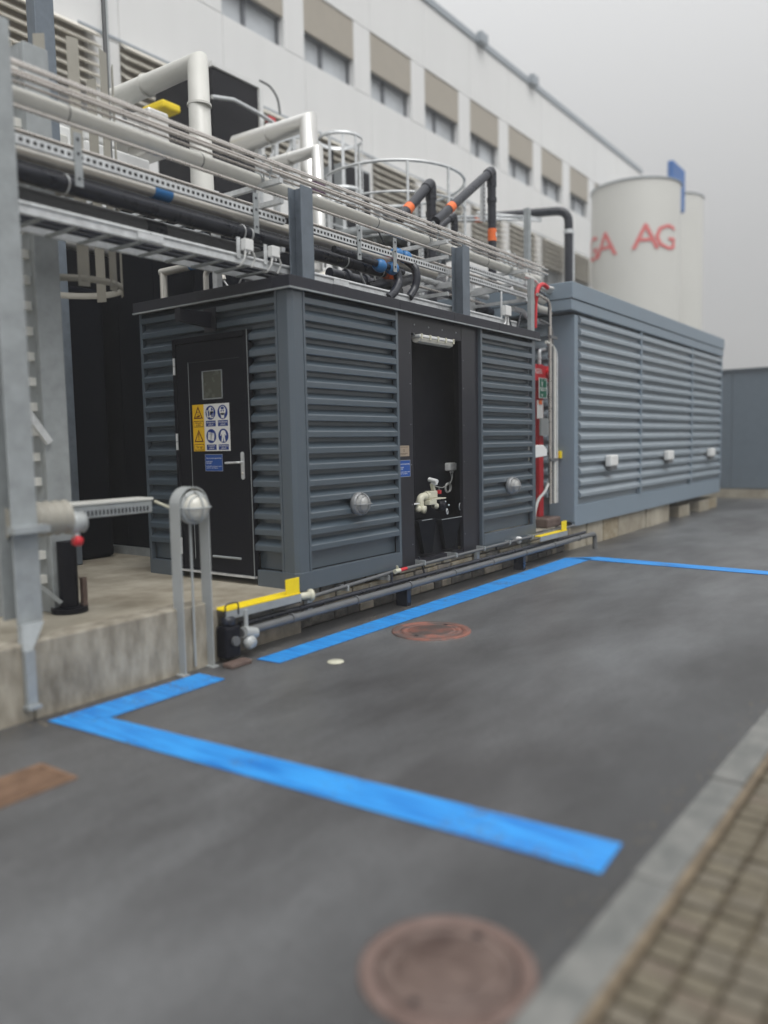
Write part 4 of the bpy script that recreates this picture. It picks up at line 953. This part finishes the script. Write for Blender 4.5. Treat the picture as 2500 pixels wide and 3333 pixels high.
for dz in (0, .06): MB().tube([at(1280, 705-dz*0, Y=2.2)+Vector((0, 0, -dz)), at(1700, 703, Y=2.2)+Vector((0, 0, -dz-.9*0))], .014, 6).build('rail', 'galv', t)
# perforated strut beside the tall riser and struts standing on roof
for lab, px, y, t0, t1 in (('slotted upright strut just left of the tall riser', 1576, 1.35, 592, 720), ('slim upright strut carrying the left riser elbow', 1365, 1.75, 620, 715), ('galvanised upright between the left and small riser', 1375, 2.2, 800, 960)):
    a, b = at(px, t0, Y=y), at(px, t1, Y=y)
    t = thing('strut_post', lab, 'strut', b); m = MB(); m.box(a.x-.035, a.x+.035, y, y+.004, b.z, a.z); m.box(a.x-.035, a.x-.031, y, y+.05, b.z, a.z); m.box(a.x+.031, a.x+.035, y, y+.05, b.z, a.z); m.build('channel', 'galv', t)
    m = MB(); z = b.z+.03
    while z < a.z-.05: m.box(a.x-.008, a.x+.008, y-.0012, y-.0002, z, z+.028); z += .06
    m.build('slots', 'black', t)['kind'] = 'stuff'
# beams in the background between columns
for lab, p1, p2, y in (('upper galvanised cross beam behind the hoses', (1365, 905), (1470, 885), 1.0), ('lower galvanised cross beam behind the hoses', (1350, 945), (1475, 925), 1.0), ('galvanised cross beam right of the second column', (1535, 958), (1620, 940), .9)):
    a, b = at(*p1, X=3.6), at(*p2, X=3.6)
    if 'right' in lab: a, b = at(*p1, X=4.0), at(*p2, X=4.0)
    t = thing('cross_beam', lab, 'beam', a, 'galvanised beams behind the rack'); MB().bar(a, b, .04, .07).build('beam', 'galv', t)
t = thing('low_pale_pipe', 'pale level pipe seen low behind the right part of the rack', 'pipe', (5, 2.6, 3.2)); a, b = at(1610, 1022, Y=2.4), at(1790, 1005, Z=at(1610, 1022, Y=2.4).z)
MB().tube([(a.x-1, 2.4, a.z), (a.x+3.2, 2.4, a.z)], .085, 16).build('pipe_run', 'pale', t); MB().tube([(a.x-1, 2.7, a.z-.22), (a.x+3.2, 2.7, a.z-.22)], .05, 12).build('lower_run', 'pale', t)
t = thing('inclined_tray', 'inclined galvanised channel behind the right junction box', 'cable tray', (4.8, 1.2, 3.3))
for k in (0, .12, .22): MB().bar(at(1702+k*90, 1010, Y=1.0), at(1728+k*90, 1065, Y=.8), .05, .06).build('side_rail', 'galv', t)
t = thing('diagonal_tray', 'sloping galvanised tray seen between the rails right of the second column', 'cable tray', (6, 2, 3.6))
for k in (0, .5, 1): MB().bar(at(1630+k*25, 820, Y=2.0), at(1690+k*25, 960, Y=2.0), .05, .05).build('side_rail', 'galv', t)
for k in range(6): MB().bar(at(1634+k*11, 832+k*24, Y=2.0), at(1660+k*11, 828+k*24, Y=2.0), .02, .02).build('rung', 'galvdull', t)

# ================================================================ FAR GREY LOUVRED UNIT
UX0, UX1, UZ0, UZ1 = 5.80, 14.0, .40, 3.32
t = thing('louvred_unit', 'long light grey louvred plant enclosure beyond the dark shed', 'plant enclosure', (9.9, 1, UZ0))
MB().box(UX0+.02, UX1, .02, 2.6, UZ0, UZ1).build('core', 'unit', t)
MB().box(UX0-.03, UX0+.10, -.03, .36, UZ0, UZ1-.02).build('corner_post', 'unit', t, .008)
MB().box(UX0-.20, UX1+.05, -.06, 2.62, UZ1+.02, UZ1+.17).build('cornice', 'unit', t, .01)
MB().box(UX0-.21, UX1+.06, -.075, 2.63, UZ1+.175, UZ1+.40).build('parapet', 'unit', t, .01)
MB().box(UX0-.02, UX1, -.035, .02, UZ0-.06, UZ0+.24).build('base_trim', 'unit', t, .006)
LR = [(-.002, 0), (-.002, .034), (-.055, .042), (-.062, .050), (-.062, .092), (-.055, .104), (-.010, .154), (-.002, .162), (.0155, .162), (.0155, 0)]
for i, (a, b) in enumerate(((5.93, 8.50), (8.56, 11.58), (11.64, 13.9))):
    rib_panel('louvre_panel', (a, .0, 0), (1, 0, 0), (0, -1, 0), b-a, UZ0+.245, UZ1, t, m='unit_louvre', pitch=.1635, rib=LR, label=('near', 'middle', 'far')[i]+' louvre panel of the long enclosure')
    MB().box(b+.002, b+.058, -.06, .0, UZ0+.245, UZ1).build('mullion', 'unit', t)
rib_panel('louvre_panel', (UX0, 2.6, 0), (0, -1, 0), (-1, 0, 0), 2.23, UZ0+.245, UZ1, t, m='unit_louvre', pitch=.1635, rib=LR, label='end louvre panel facing the gap')
for lab, px, py in (('nearest pale box lamp on the louvred unit', 1985, 1502), ('middle pale box lamp on the louvred unit', 2172, 1484), ('farthest pale box lamp on the louvred unit', 2310, 1474)):
    p = at(px, py, Y=-.08); q = thing('wall_lamp', lab, 'lamp', p, 'pale box lamps on the louvred unit')
    MB().box(p.x-.16, p.x+.16, -.16, -.065, p.z-.07, p.z+.10).build('housing', 'white', q, .02); MB().box(p.x-.13, p.x+.13, -.15, -.07, p.z-.13, p.z-.062).build('bracket', 'greypipe', q, .01)
t = thing('emergency_button', 'yellow box with red emergency button on the unit corner', 'button', (5.74, .05, 1.4)); p = at(1818, 1480, X=5.75)
MB().box(5.70, 5.768, p.y-.05, p.y+.05, p.z-.05, p.z+.05).build('box', 'yellow', t, .008); MB().lathe((5.70, p.y+.01, p.z), (-1, 0, 0), [(.028, 0), (.028, .03), (.001, .035)], 16).build('button', 'red', t)

# ================================================================ GAP: red post with signs
t = thing('fire_post', 'tall red steel post with a red lettered sign board between the sheds', 'post', (5.45, .35, .45))
MB().box(5.39, 5.53, .33, .39, .42, 2.62).build('post', 'red', t, .006)
tb = MB().box(5.12, 5.72, .30, .328, 2.385, 2.60).build('sign_board', 'red', t, .006)
F = Face((5.04, .2995, 2.45), (1, 0, 0), (0, 0, 1)); m = MB(); F.text(m, 'ØRGEN', .10, .06, .03, .001, .31); m.build('lettering', 'signwhite', tb)
MB().cyl((5.60, .31, 2.50), (5.60, .20, 2.50), .07, 14).build('bell', 'red', t)
t = thing('first_aid_sign', 'green and white eye wash and shower sign on the red post', 'sign', (5.53, .28, 2.0))
p0, p1 = at(1755, 1295, Y=.28), at(1781, 1232, Y=.28)
F = Face((p0.x, .285, p0.z), (1, 0, 0), (0, 0, 1)); w, h = p1.x-p0.x, p1.z-p0.z
F.rect(m := MB(), 0, w, 0, h, 0, .004); m.build('border', 'signwhite', t)
F.rect(m := MB(), w*.07, w*.93, h*.52, h*.97, .004, .005); m.build('upper_field', 'green', t); F.rect(m := MB(), w*.07, w*.93, h*.03, h*.48, .004, .005); m.build('lower_field', 'green', t)
m = MB(); F.disc(m, w*.38, h*.86, w*.05, h*.02, .005, .006); F.poly(m, [(w*.30, h*.80), (w*.46, h*.80), (w*.44, h*.68), (w*.42, h*.56), (w*.36, h*.56), (w*.32, h*.68)], .005, .006); F.poly(m, [(w*.30, h*.95), (w*.46, h*.95), (w*.38, h*.90)], .005, .006)
for z in (.90, .40): F.rect(m, w*.66, w*.86, h*(z-.012), h*(z+.012), .005, .006); F.rect(m, w*.73, w*.79, h*(z-.035), h*(z+.035), .006, .0068)
F.disc(m, w*.38, h*.40, w*.20, h*.05, .005, .006); F.rect(m, w*.25, w*.50, h*.16, h*.19, .005, .006); F.rect(m, w*.34, w*.41, h*.07, h*.158, .005, .006); m.build('symbols', 'signwhite', t)
F.disc(m := MB(), w*.38, h*.40, w*.10, h*.02, .006, .0066); m.build('eye_detail', 'green', t)
def paper(name, label, x0, y0, x1, y1, Y, m_, th=.004):
    a, b = at(x0, y1, Y=Y), at(x1, y0, Y=Y); return tag(MB().box(a.x, b.x, Y-th, Y, a.z, b.z).build(name, m_), label, 'notice')
paper('notice', 'white notice with small print under the green sign', 1748, 1303, 1767, 1362, .32, 'signwhite'); a, b = at(1754, 1316, Y=.31), at(1764, 1303, Y=.31)
tag(MB().box(a.x, b.x, .305, .31, a.z, b.z).build('orange_sticker', 'orange'), 'small orange sticker on the white notice', 'sticker')
paper('notice', 'greyish leaflet holder on the lower part of the red post', 1756, 1362, 1784, 1418, .29, 'lampgrey', .03)
t = thing('sensor_box', 'white sloped alarm box hanging on the red post', 'alarm box', (5.3, .25, 1.4)); a, b = at(1727, 1492, Y=.12), at(1775, 1448, Y=.12)
MB().prism([(a.x, .25, a.z), (b.x, .25, a.z+.02), (b.x, .25, b.z-.06), (b.x-.12, .25, b.z), (a.x, .25, b.z)], (0, -.16, 0)).build('housing', 'white', t, .01)
MB().box(a.x, b.x-.1, .245, .26, a.z-.03, a.z-.002).build('base', 'cream', t)
q = at(1730, 1560, Y=.3); tag(MB().box(q.x-.1, q.x+.15, .3, .5, .5, q.z+.2).build('dark_cabinet', 'black', None, .01), 'low dark cabinet in the gap beside the red post', 'cabinet')
# vertical pipes in gap
t = thing('riser_pipes', 'bundle of slim metal riser pipes beside the unit corner', 'pipe', (5.35, .12, 2))
p = at(1793, 1300, Y=.1)
for dx, r, m_, zt in ((-.02, .022, 'tubes', 3.42), (.05, .018, 'greypipe', 3.1), (.12, .022, 'pale', 2.83), (.20, .014, 'galv', 2.8)):
    MB().tube(bend([(p.x+dx, .1, .7), (p.x+dx, .1, zt), (p.x+dx-(.35 if dx < .1 else .22), .12, zt+.05)], .12), r, 10).build('riser', m_, t)
for z in (2.95, 1.3): MB().box(p.x-.06, p.x+.16, .07, .09, z-.02, z+.02).build('clamp', 'greypipe', t)
t = thing('vertical_conduit', 'short vertical steel conduit above the red post', 'pipe', (5.45, .45, 2.8))
a = at(1756, 1140, Y=.4); MB().tube(bend([(a.x, .4, 2.60), (a.x, .4, a.z), (a.x+.4, .42, a.z+.06)], .05), .024, 10).build('conduit', 'galv', t); MB().cyl((a.x, .4, a.z-.12), (a.x, .4, a.z-.10), .03, 10).build('collar', 'galv', t)
t = thing('red_hose', 'red elbow hose rising beside the right end of the rack', 'pipe', (4.9, .15, 3.2))
pts = [at(1743, 1068, Y=.15), at(1745, 1000, Y=.15), at(1747, 950, Y=.15), at(1755, 930, Y=.15), at(1768, 925, Y=.15), at(1782, 936, Y=.15)]
MB().tube(bend(pts, .06), [.018]*8+[.03]*(len(bend(pts, .06))-8), 12).build('hose', 'red', t); MB().tube([at(1782, 937, Y=.15), at(1798, 941, Y=.15)], .032, 12).build('coupling', 'duct', t)
t = thing('pipe_ends', 'cluster of pale pipe elbows entering the grey unit beside the rack end', 'pipe', (5.2, .4, 3.4))
for (y, z, r, m_) in ((.25, 3.62, .035, 'duct'), (.35, 3.50, .045, 'pale'), (.3, 3.36, .05, 'pale'), (.4, 3.22, .035, 'galv')):
    MB().tube(bend([(4.75, y, z+.08), (5.05, y, z+.08), (5.25, y, z), (5.70, y, z)], .08), r, 12).build('pipe_end', m_, t)
for z in (3.02, 2.92, 2.80): MB().tube([(4.75, .6, z), (5.75, .6, z)], .03, 10).build('cross_tube', 'galv', t)
MB().tube([(4.7, .5, 2.72), (5.1, .5, 2.72)], .02, 8).build('red_tube', 'red', t)
tag(MB().tube(bend([at(1757, 950, Y=.1), at(1775, 960, Y=.1), at(1785, 990, Y=.1), at(1786, 1060, Y=.1)], .1), .010, 6).build('black_cable', 'plastic'), 'black cable arching over the pale elbows at the rack end', 'cable')
# hose at base of the red post
t = thing('grey_hose', 'grey hose drooping at the foot of the red post', 'hose', (5.35, .2, .6)); pts = [at(1790, 1560, Y=.15), at(1775, 1600, Y=.1), at(1752, 1625, Y=.08), at(1742, 1660, Y=.08), at(1738, 1705, Y=.06)]
MB().tube(bend(pts, .1), .02, 10).build('hose', 'cable', t)
tag(MB().box(5.15, 5.6, .1, .45, .366, .50).build('rusty_block', 'rust', None, .02), 'brown rusty block at the foot of the red post', 'block')

# ================================================================ YELLOW GUARDS, BASE PIPES
def guard(label, x0, x1, z):
    t = thing('yellow_guard', label, 'guard rail', ((x0+x1)/2, -.12, z), 'yellow channel guards at the slab edge')
    MB().box(x0, x1, -.19, -.05, z, z+.012).build('channel_top', 'yellow', t, .003); MB().box(x0, x1, -.195, -.183, z-.06, z-.001).build('channel_side', 'galvdull', t)
    MB().box(x1-.16, x1-.005, -.185, -.173, z+.013, z+.135).build('end_plate', 'yellow', t, .003)
    return t
guard('nearer yellow guard channel below the shed corner', -.99, -.18, .375)
guard('farther yellow guard channel at the foot of the red post', 4.30, 5.14, .355)
t = thing('ground_pipe', 'upper slim grey pipe clipped along the masonry base', 'pipe', (2.4, -.1, .35))
MB().tube([(-.42, -.10, .285), (1.2, -.10, .345), (5.6, -.10, .375)], .017, 10).build('pipe_run', 'greypipe', t)
for i in range(9):
    x = -.1+i*.62; z = .30 if x < 1.2 else .36; MB().box(x-.011, x+.011, -.122, .03, z-.022, z+.026).build('clip', 'galvdull', t)
t = thing('ground_pipe', 'lower thick grey pipe along the masonry base', 'pipe', (2.7, -.2, .21))
MB().tube([(-.85, -.2, .195), (5.9, -.2, .215)], .032, 14).build('pipe_run', 'greypipe', t); MB().tube(bend([(5.85, -.2, .215), (6.1, -.2, .215), (6.1, -.2, .0)], .08), .034, 12).build('end_elbow', 'greypipe', t)
for i in range(8):
    x = -.3+i*.83; MB().cyl((x-.012, -.2, .20+i*.002), (x+.012, -.2, .20+i*.002), .040, 12).build('clip', 'greypipe', t); i in (2, 5) and MB().box(x-.03, x+.03, -.19, -.06, 0.0, .165).build('leg', 'plastic', t)
MB().tube([(-.8, -.13, .24), (5.9, -.13, .25)], .022, 8).build('rear_run', 'plastic', t)
t = thing('drain_tap', 'small red and white tap under the ribbed panel', 'tap', (1.24, -.14, .33)); p = at(1295, 1858, Y=-.14)
MB().cyl((p.x-.05, -.14, p.z), (p.x+.03, -.14, p.z), .022, 12).build('body', 'cream', t); MB().cyl((p.x+.03, -.14, p.z), (p.x+.13, -.15, p.z+.005), .018, 12).build('red_nozzle', 'red', t); MB().bar((p.x+.0, -.14, p.z), (p.x-.01, -.14, p.z+.05), .02, .01).build('lever', 'cream', t); MB().cyl((p.x-.10, -.14, p.z), (p.x-.10, -.14, p.z-.12), .012, 8).build('stem', 'plastic', t)
t = thing('cable_drop', 'black cable with gland dropping under the bay', 'cable', (1.75, -.05, .3)); MB().tube([(1.76, -.04, .42), (1.78, -.07, .33), (1.80, -.10, .20)], .010, 8).build('cable', 'plastic', t); MB().cyl((1.77, -.055, .36), (1.772, -.06, .34), .028, 12).build('gland', 'plastic', t)
for lab, x in (('grey clip plate under the ribbed panel near the corner', .12), ('grey clip plate under the right jamb', 3.02)): tag(MB().box(x-.03, x+.03, -.02, .02, .16, .37).build('clip_plate', 'galvdull'), lab, 'clip')
t = thing('small_spotlight', 'small white spotlight under the right ribbed panel', 'lamp', (4.1, -.06, .35)); p = at(1690, 1758, Y=-.08)
MB().lathe(p, (0, -1, -.3), [(.001, -.05), (.03, -.05), (.045, 0), (.04, .02), (.001, .022)], 16).build('head', 'white', t)
# black pump
t = thing('pump_unit', 'small black pump with grey motor and wire handle at the wall end', 'pump', (-.9, -.2, 0))
MB().box(-1.02, -.88, -.23, -.11, .03, .27).build('body', 'black', t, .02); MB().lathe((-.95, -.17, .27), (0, 0, 1), [(.001, 0), (.055, 0), (.055, .05), (.035, .065), (.001, .066)], 18).build('cap', 'plastic', t); MB().cyl((-.95, -.235, .16), (-.95, -.26, .16), .035, 16).build('dial', 'greypipe', t); MB().tube([(-.84, -.21, .20), (-.72, -.21, .17)], .045, 14).build('motor', 'lampgrey', t)
MB().lathe((-.80, -.24, .12), (0, -1, .1), [(.001, -.04), (.05, -.04), (.055, .0), (.04, .03), (.001, .035)], 16).build('cover', 'lampgrey', t)
MB().tube(bend([(-1.0, -.2, .34), (-1.0, -.2, .43), (-.87, -.2, .43), (-.87, -.2, .34)], .03), .006, 6).build('handle', 'plastic', t)
MB().cyl((-.80, -.2, .20), (-.80, -.2, .36), .018, 10).build('outlet', 'lampgrey', t)
tag(MB().box(-1.10, -.90, -.36, -.26, .0, .035).build('reddish_brick', 'rust', None, .01), 'low rusty red brick lying on the asphalt by the pump', 'brick')
tag(MB().lathe((-.14, -.14, .34), (1, -.3, 0), [(.02, 0), (.03, .02), (.03, .09), (.05, .095), (.05, .12), (.001, .122)], 14).build('hose_connector', 'cream'), 'pale hose connector beside the nearer yellow guard', 'connector')

# ================================================================ LAMP BOLLARD
t = thing('lamp_bollard', 'grey inverted U lamp bollard with round guarded lamp before the door', 'bollard lamp', (-1.2, -.14, 0))
yb, xc, hw, zc = -.145, -1.243, .132, 1.165
prf = [(xc-hw, 0)] + [(xc-hw, zc)] + [(xc+hw*math.cos(a), zc+hw*math.sin(a)) for a in [math.pi*(1-i/16) for i in range(1, 16)]] + [(xc+hw, zc), (xc+hw, 0)]
m = MB(); th = .008; wd = .05
inner = [(xc+(x-xc)*(1-th/hw*1.0), z if z <= zc else zc+(z-zc)*(1-th/hw)) for x, z in prf]
for i in range(len(prf)-1):
    a, b, c, d = prf[i], prf[i+1], inner[i+1], inner[i]
    m.prism([(a[0], yb-wd, a[1]), (b[0], yb-wd, b[1]), (c[0], yb-wd, c[1]), (d[0], yb-wd, d[1])], (0, wd*2, 0))
m.build('bent_flat_bar', 'lampgrey', t)
lt = bulkhead('x', (xc+.012, yb+.01, zc-.012), (-.12, -1, 0), 1.12, glass='lampglass', body='lampgrey')
for k in ('label', 'category'): del lt[k]
lt.name = 'lamp_head'
# re-parent the lamp head as a part of the bollard
lt.parent = t; lt.location = lt.location - t.location
MB().cyl((xc, yb, .03), (xc, yb, zc-.10), .009, 8).build('cable_conduit', 'lampgrey', t)
for x in (xc-hw, xc+hw): MB().box(x-.03, x+.03, yb-.06, yb+.06, 0, .008).build('foot_plate', 'lampgrey', t)
tag(MB().tube([(-1.33, -.14, 1.13), (-1.26, .1, 1.16), (-1.215, .26, 1.18)][::-1], .011, 8).build('conduit_cable', 'cream'), 'pale cable from the perforated tray end to the lamp bollard', 'cable')

# ================================================================ LEFT FOREGROUND
t = thing('ground_column', 'big blurred grey steel column at the left picture edge', 'column', (-2.39, .03, 0))
m = MB(); m.box(-2.47, -2.31, -.055, -.043, .56, 3.98); m.box(-2.47, -2.31, .095, .107, .56, 3.98); m.box(-2.396, -2.384, -.043, .095, .56, 3.98); m.build('profile', 'galvdull', t, .004)
MB().box(-2.50, -2.28, -.14, -.058, 1.09, 1.13).build('splice_plate', 'galvdull', t)
MB().prism([(-2.47, -.10, .56), (-2.33, -.10, .56), (-2.44, -.155, .42), (-2.50, -.155, .42)], (0, .05, 0)).build('haunch', 'galvdull', t)
MB().box(-2.50, -2.44, -.175, -.137, .10, .42).build('leg', 'galvdull', t); MB().box(-2.51, -2.43, -.20, -.137, .08, .10).build('foot_plate', 'galvdull', t)
t = thing('ladder', 'blurred galvanised caged ladder rising from the slab at left', 'ladder', (-1.7, 1, .37))
MB().box(-1.66, -1.47, .90, .95, .37, 4.4).build('stringer', 'galvdull', t, .006); MB().box(-1.95, -1.90, 1.15, 1.25, .37, 4.4).build('stringer', 'galvdull', t)
MB().box(-1.66, -1.60, .95, 1.10, .37, 4.4).build('stringer_web', 'galvdull', t)
src = None
for i in range(21):
    z = .62+i*.18; c = MB().box(-1.86, -1.60, .97, 1.03, z-.03, z+.03)
    if src is None: src = c.build('rung', 'pale', t)
    else: q = src.copy(); COL.objects.link(q); q.location.z = src.location.z+i*.18
MB().bar((-1.95, .88, 2.05), (-1.64, .88, 1.62), .04, .05).build('brace', 'galv', t)
t = thing('cage_hoops', 'pale flat bar safety cage hanging in front of the black box at left', 'ladder cage', (-1.1, 1.3, 2.8))
hc = Vector((-1.10, 1.32, 2.83)); ra, rb = .38, .36
for z in (2.83, 3.45): MB().lathe((hc.x, hc.y, z), (0, 0, 1), [(ra, 0), (ra+.006, 0), (ra+.006, .05), (ra, .05), (ra, 0)], 36).build('hoop', 'beigesteel', t)
for a in (170, 215, 250, 290, 330, 20):
    q = Vector((hc.x+ra*math.cos(R(a)), hc.y+ra*math.sin(R(a)), 0)); n_ = Vector((math.cos(R(a)), math.sin(R(a)), 0)); MB().bar(q+Vector((0, 0, 2.80)), q+Vector((0, 0, 4.6)), .085, .008, n_).build('strap', 'beigesteel', t)
# green and white level indicator between posts
t = thing('status_strip', 'stack of pale rungs with one green marker beside the left column', 'marker', (-1.6, 1.6, 2)); p = at(120, 1055, Y=1.5)
MB().box(p.x-.10, p.x+.10, 1.49, 1.5, p.z-.025, p.z+.01).build('green_marker', 'green', t); MB().box(p.x-.10, p.x+.10, 1.49, 1.5, p.z+.012, p.z+.04).build('white_marker', 'white', t)
q = MB().box(p.x-.03, p.x+.0, 1.502, 1.53, .37, p.z+.2); q.build('carrier', 'galvdull', t)
# perforated tray towards lamp
t = thing('perforated_duct', 'horizontal pale perforated cable duct in front of the black box', 'cable duct', (-1.6, .3, 1.15))
MB().box(-2.30, -1.24, .26, .42, 1.105, 1.195).build('body', 'galvdull', t, .006)
h = MB(); x = -2.1
while x < -1.26: h.box(x, x+.014, .2575, .2595, 1.12, 1.155); x += .03
h.build('slots', 'black', t)['kind'] = 'stuff'
MB().box(-2.3, -1.235, .25, .43, 1.197, 1.212).build('lid', 'pale', t)
# pipe valve with red hand wheel and ribbed insulation
t = thing('gate_valve', 'beige ribbed pipe end with a red valve handle at left', 'valve', (-1.95, .2, 1.0))
a = at(130, 1690, Y=.15); m = MB(); pts = [(a.x-.25+i*.02, .15, a.z) for i in range(22)]; m.tube(pts, [.10+(.012 if i % 3 == 0 else 0) for i in range(22)], 20); m.build('ribbed_sleeve', 'beigesteel', t)
b = at(245, 1700, Y=.12); MB().lathe((b.x-.05, .12, b.z), (1, 0, 0), [(.001, 0), (.075, 0), (.08, .03), (.06, .07), (.07, .1), (.001, .11)], 20).build('body', 'lampgrey', t)
c = at(250, 1757, Y=.08); MB().lathe((c.x-.02, .08, c.z), (1, 0, -.3), [(.001, 0), (.03, 0), (.036, .02), (.03, .05), (.001, .055)], 16).build('red_handle', 'red', t); MB().cyl((b.x, .12, b.z), (c.x, .08, c.z), .02, 10).build('stem', 'lampgrey', t)
t = thing('stub_pipe', 'short thick black stub pipe standing on the slab', 'pipe', (-1.6, .75, .37)); a, b = at(228, 1800, Y=.35), at(228, 1990, Z=.37)
MB().cyl((b.x, b.y, .37), (b.x, b.y, a.z+.02), .068, 20).build('pipe', 'black', t); MB().cyl((b.x, b.y, .37), (b.x, b.y, .41), .13, 20).build('flange', 'black', t); MB().box(b.x+.06, b.x+.095, b.y-.09, b.y-.05, .40, .62).build('red_strip', 'rust', t)
MB().bar((b.x-.35, b.y+.1, .75), (b.x-.07, b.y, .45), .06, .03).build('brace', 'galvdull', t)
t = thing('small_post', 'small grey post with two red knobs before the black box', 'post', (-.5, 1.8, .37)); a = at(325, 1800, Z=.37)
MB().box(a.x-.04, a.x+.04, a.y-.03, a.y+.03, .37, at(325, 1720, Y=a.y).z).build('post', 'greypipe', t); 
for py in (1728, 1800): q = at(352, py, Y=a.y); MB().box(q.x-.06, q.x+.06, q.y-.04, q.y, max(.39, q.z-.03), max(.45, q.z+.03)).build('red_knob', 'rust', t, .01)
# far background things at upper left
t = thing('tall_post', 'tall dark grey post at the upper left behind the rack', 'post', (-.17, 3, .4)); a = at(140, 100, Y=3.0)
MB().box(a.x-.11, a.x+.10, 2.95, 3.10, .37, 9.5).build('shaft', 'post', t, .01)
t = thing('thin_mast', 'thin vertical conduit left of the leftmost elbow duct', 'conduit', (.53, 3, .4)); a = at(345, 200, Y=3.0)
MB().cyl((a.x, 3.0, 4.2), (a.x, 3.0, 9.5), .022, 8).build('tube', 'greypipe', t)
t = thing('equipment_skid', 'blurred pale machinery crowding behind the rack at left', 'machine', (-.2, 5.5, 2))
for (px, py, w, h_, y, m_) in ((75, 630, .5, .5, 3.2, 'greypipe'), (180, 500, .35, .5, 3.6, 'pale'), (250, 560, .5, .35, 3.8, 'duct'), (330, 430, .45, .30, 4.5, 'white'), (440, 430, .6, .25, 5.0, 'white'), (520, 430, .35, .6, 4.8, 'duct'), (560, 345, .35, .12, 5.5, 'yellow'), (300, 620, .3, .9, 4.0, 'pale'), (390, 530, .9, .3, 3.8, 'white'), (120, 420, .9, .30, 4.5, 'white')):
    p = at(px, py, Y=y); MB().box(p.x-w/2, p.x+w/2, y, y+.5, p.z-h_/2, p.z+h_/2).build('casing', m_, t, .03)
MB().box(-2.6, .5, 3.2, 5.5, .37, 3.3).build('lower_tank', 'darkwall', t, .05)
for i in range(5): MB().cyl((-2.4+i*.62, 3.6, 3.3), (-2.4+i*.62, 3.6, 4.4), .06, 12).build('riser', 'duct', t)
MB().tube([(-3, 3.4, 4.05), (1.3, 3.4, 4.05)], .09, 14).build('header_pipe', 'galvdull', t); MB().tube([(-3, 3.3, 3.75), (1.1, 3.3, 3.75)], .06, 12).build('header_pipe', 'duct', t)
t = thing('grating_walkway', 'light galvanised grating walkway beneath the pale pipe', 'walkway', (0, 1.2, 3.9))
for i in range(14): MB().box(-2.6+i*.24, -2.6+i*.24+.05, 1.05, 1.75, 3.66, 3.69).build('grating_bar', 'galv', t)
MB().box(-2.7, .75, 1.02, 1.05, 3.62, 3.70).build('edge', 'galvdull', t); MB().box(-2.7, .75, 1.75, 1.78, 3.62, 3.70).build('edge', 'galvdull', t)

# ================================================================ AIR
hz = MB().box(-60, 120, -60, 90, -1.0, 17.5).build('haze', 'white'); hz['kind'] = 'stuff'; hz['label'] = 'thin grey fog'
hm = bpy.data.materials.new('fog'); hm.use_nodes = True; nn = hm.node_tree; nn.nodes.clear()
ou = nn.nodes.new('ShaderNodeOutputMaterial'); pv = nn.nodes.new('ShaderNodeVolumePrincipled'); pv.inputs['Color'].default_value = (.93, .93, .92, 1); pv.inputs['Density'].default_value = .0036
nn.links.new(pv.outputs[0], ou.inputs['Volume']); hz.data.materials.clear(); hz.data.materials.append(hm)

# loose grit, leaves and chips gathered at the foot of the wall and along the kerb
gr = MB()
for i in range(700):
    if i % 3: x, y, z = random.uniform(-4, 5.5), -.17-abs(random.gauss(0, .07)), .002
    else:
        x = random.uniform(-3.6, 4); y = -3.615+.0218*(0-x)+abs(random.gauss(0, .05))+.02; z = .002
    if y > -.14 and x < -.95: y = -.16
    a = random.uniform(.002, .007); an = random.uniform(0, 6.28)
    gr.add([(x+a*math.cos(an+q), y+a*math.sin(an+q), z) for q in (0, 2.1, 4.2)]+[(x, y, z+a*.7)], [(0, 1, 3), (1, 2, 3), (2, 0, 3)])
o = gr.build('grit', 'stone'); o['kind'] = 'stuff'; o['label'] = 'loose grit along the wall foot and the kerb'
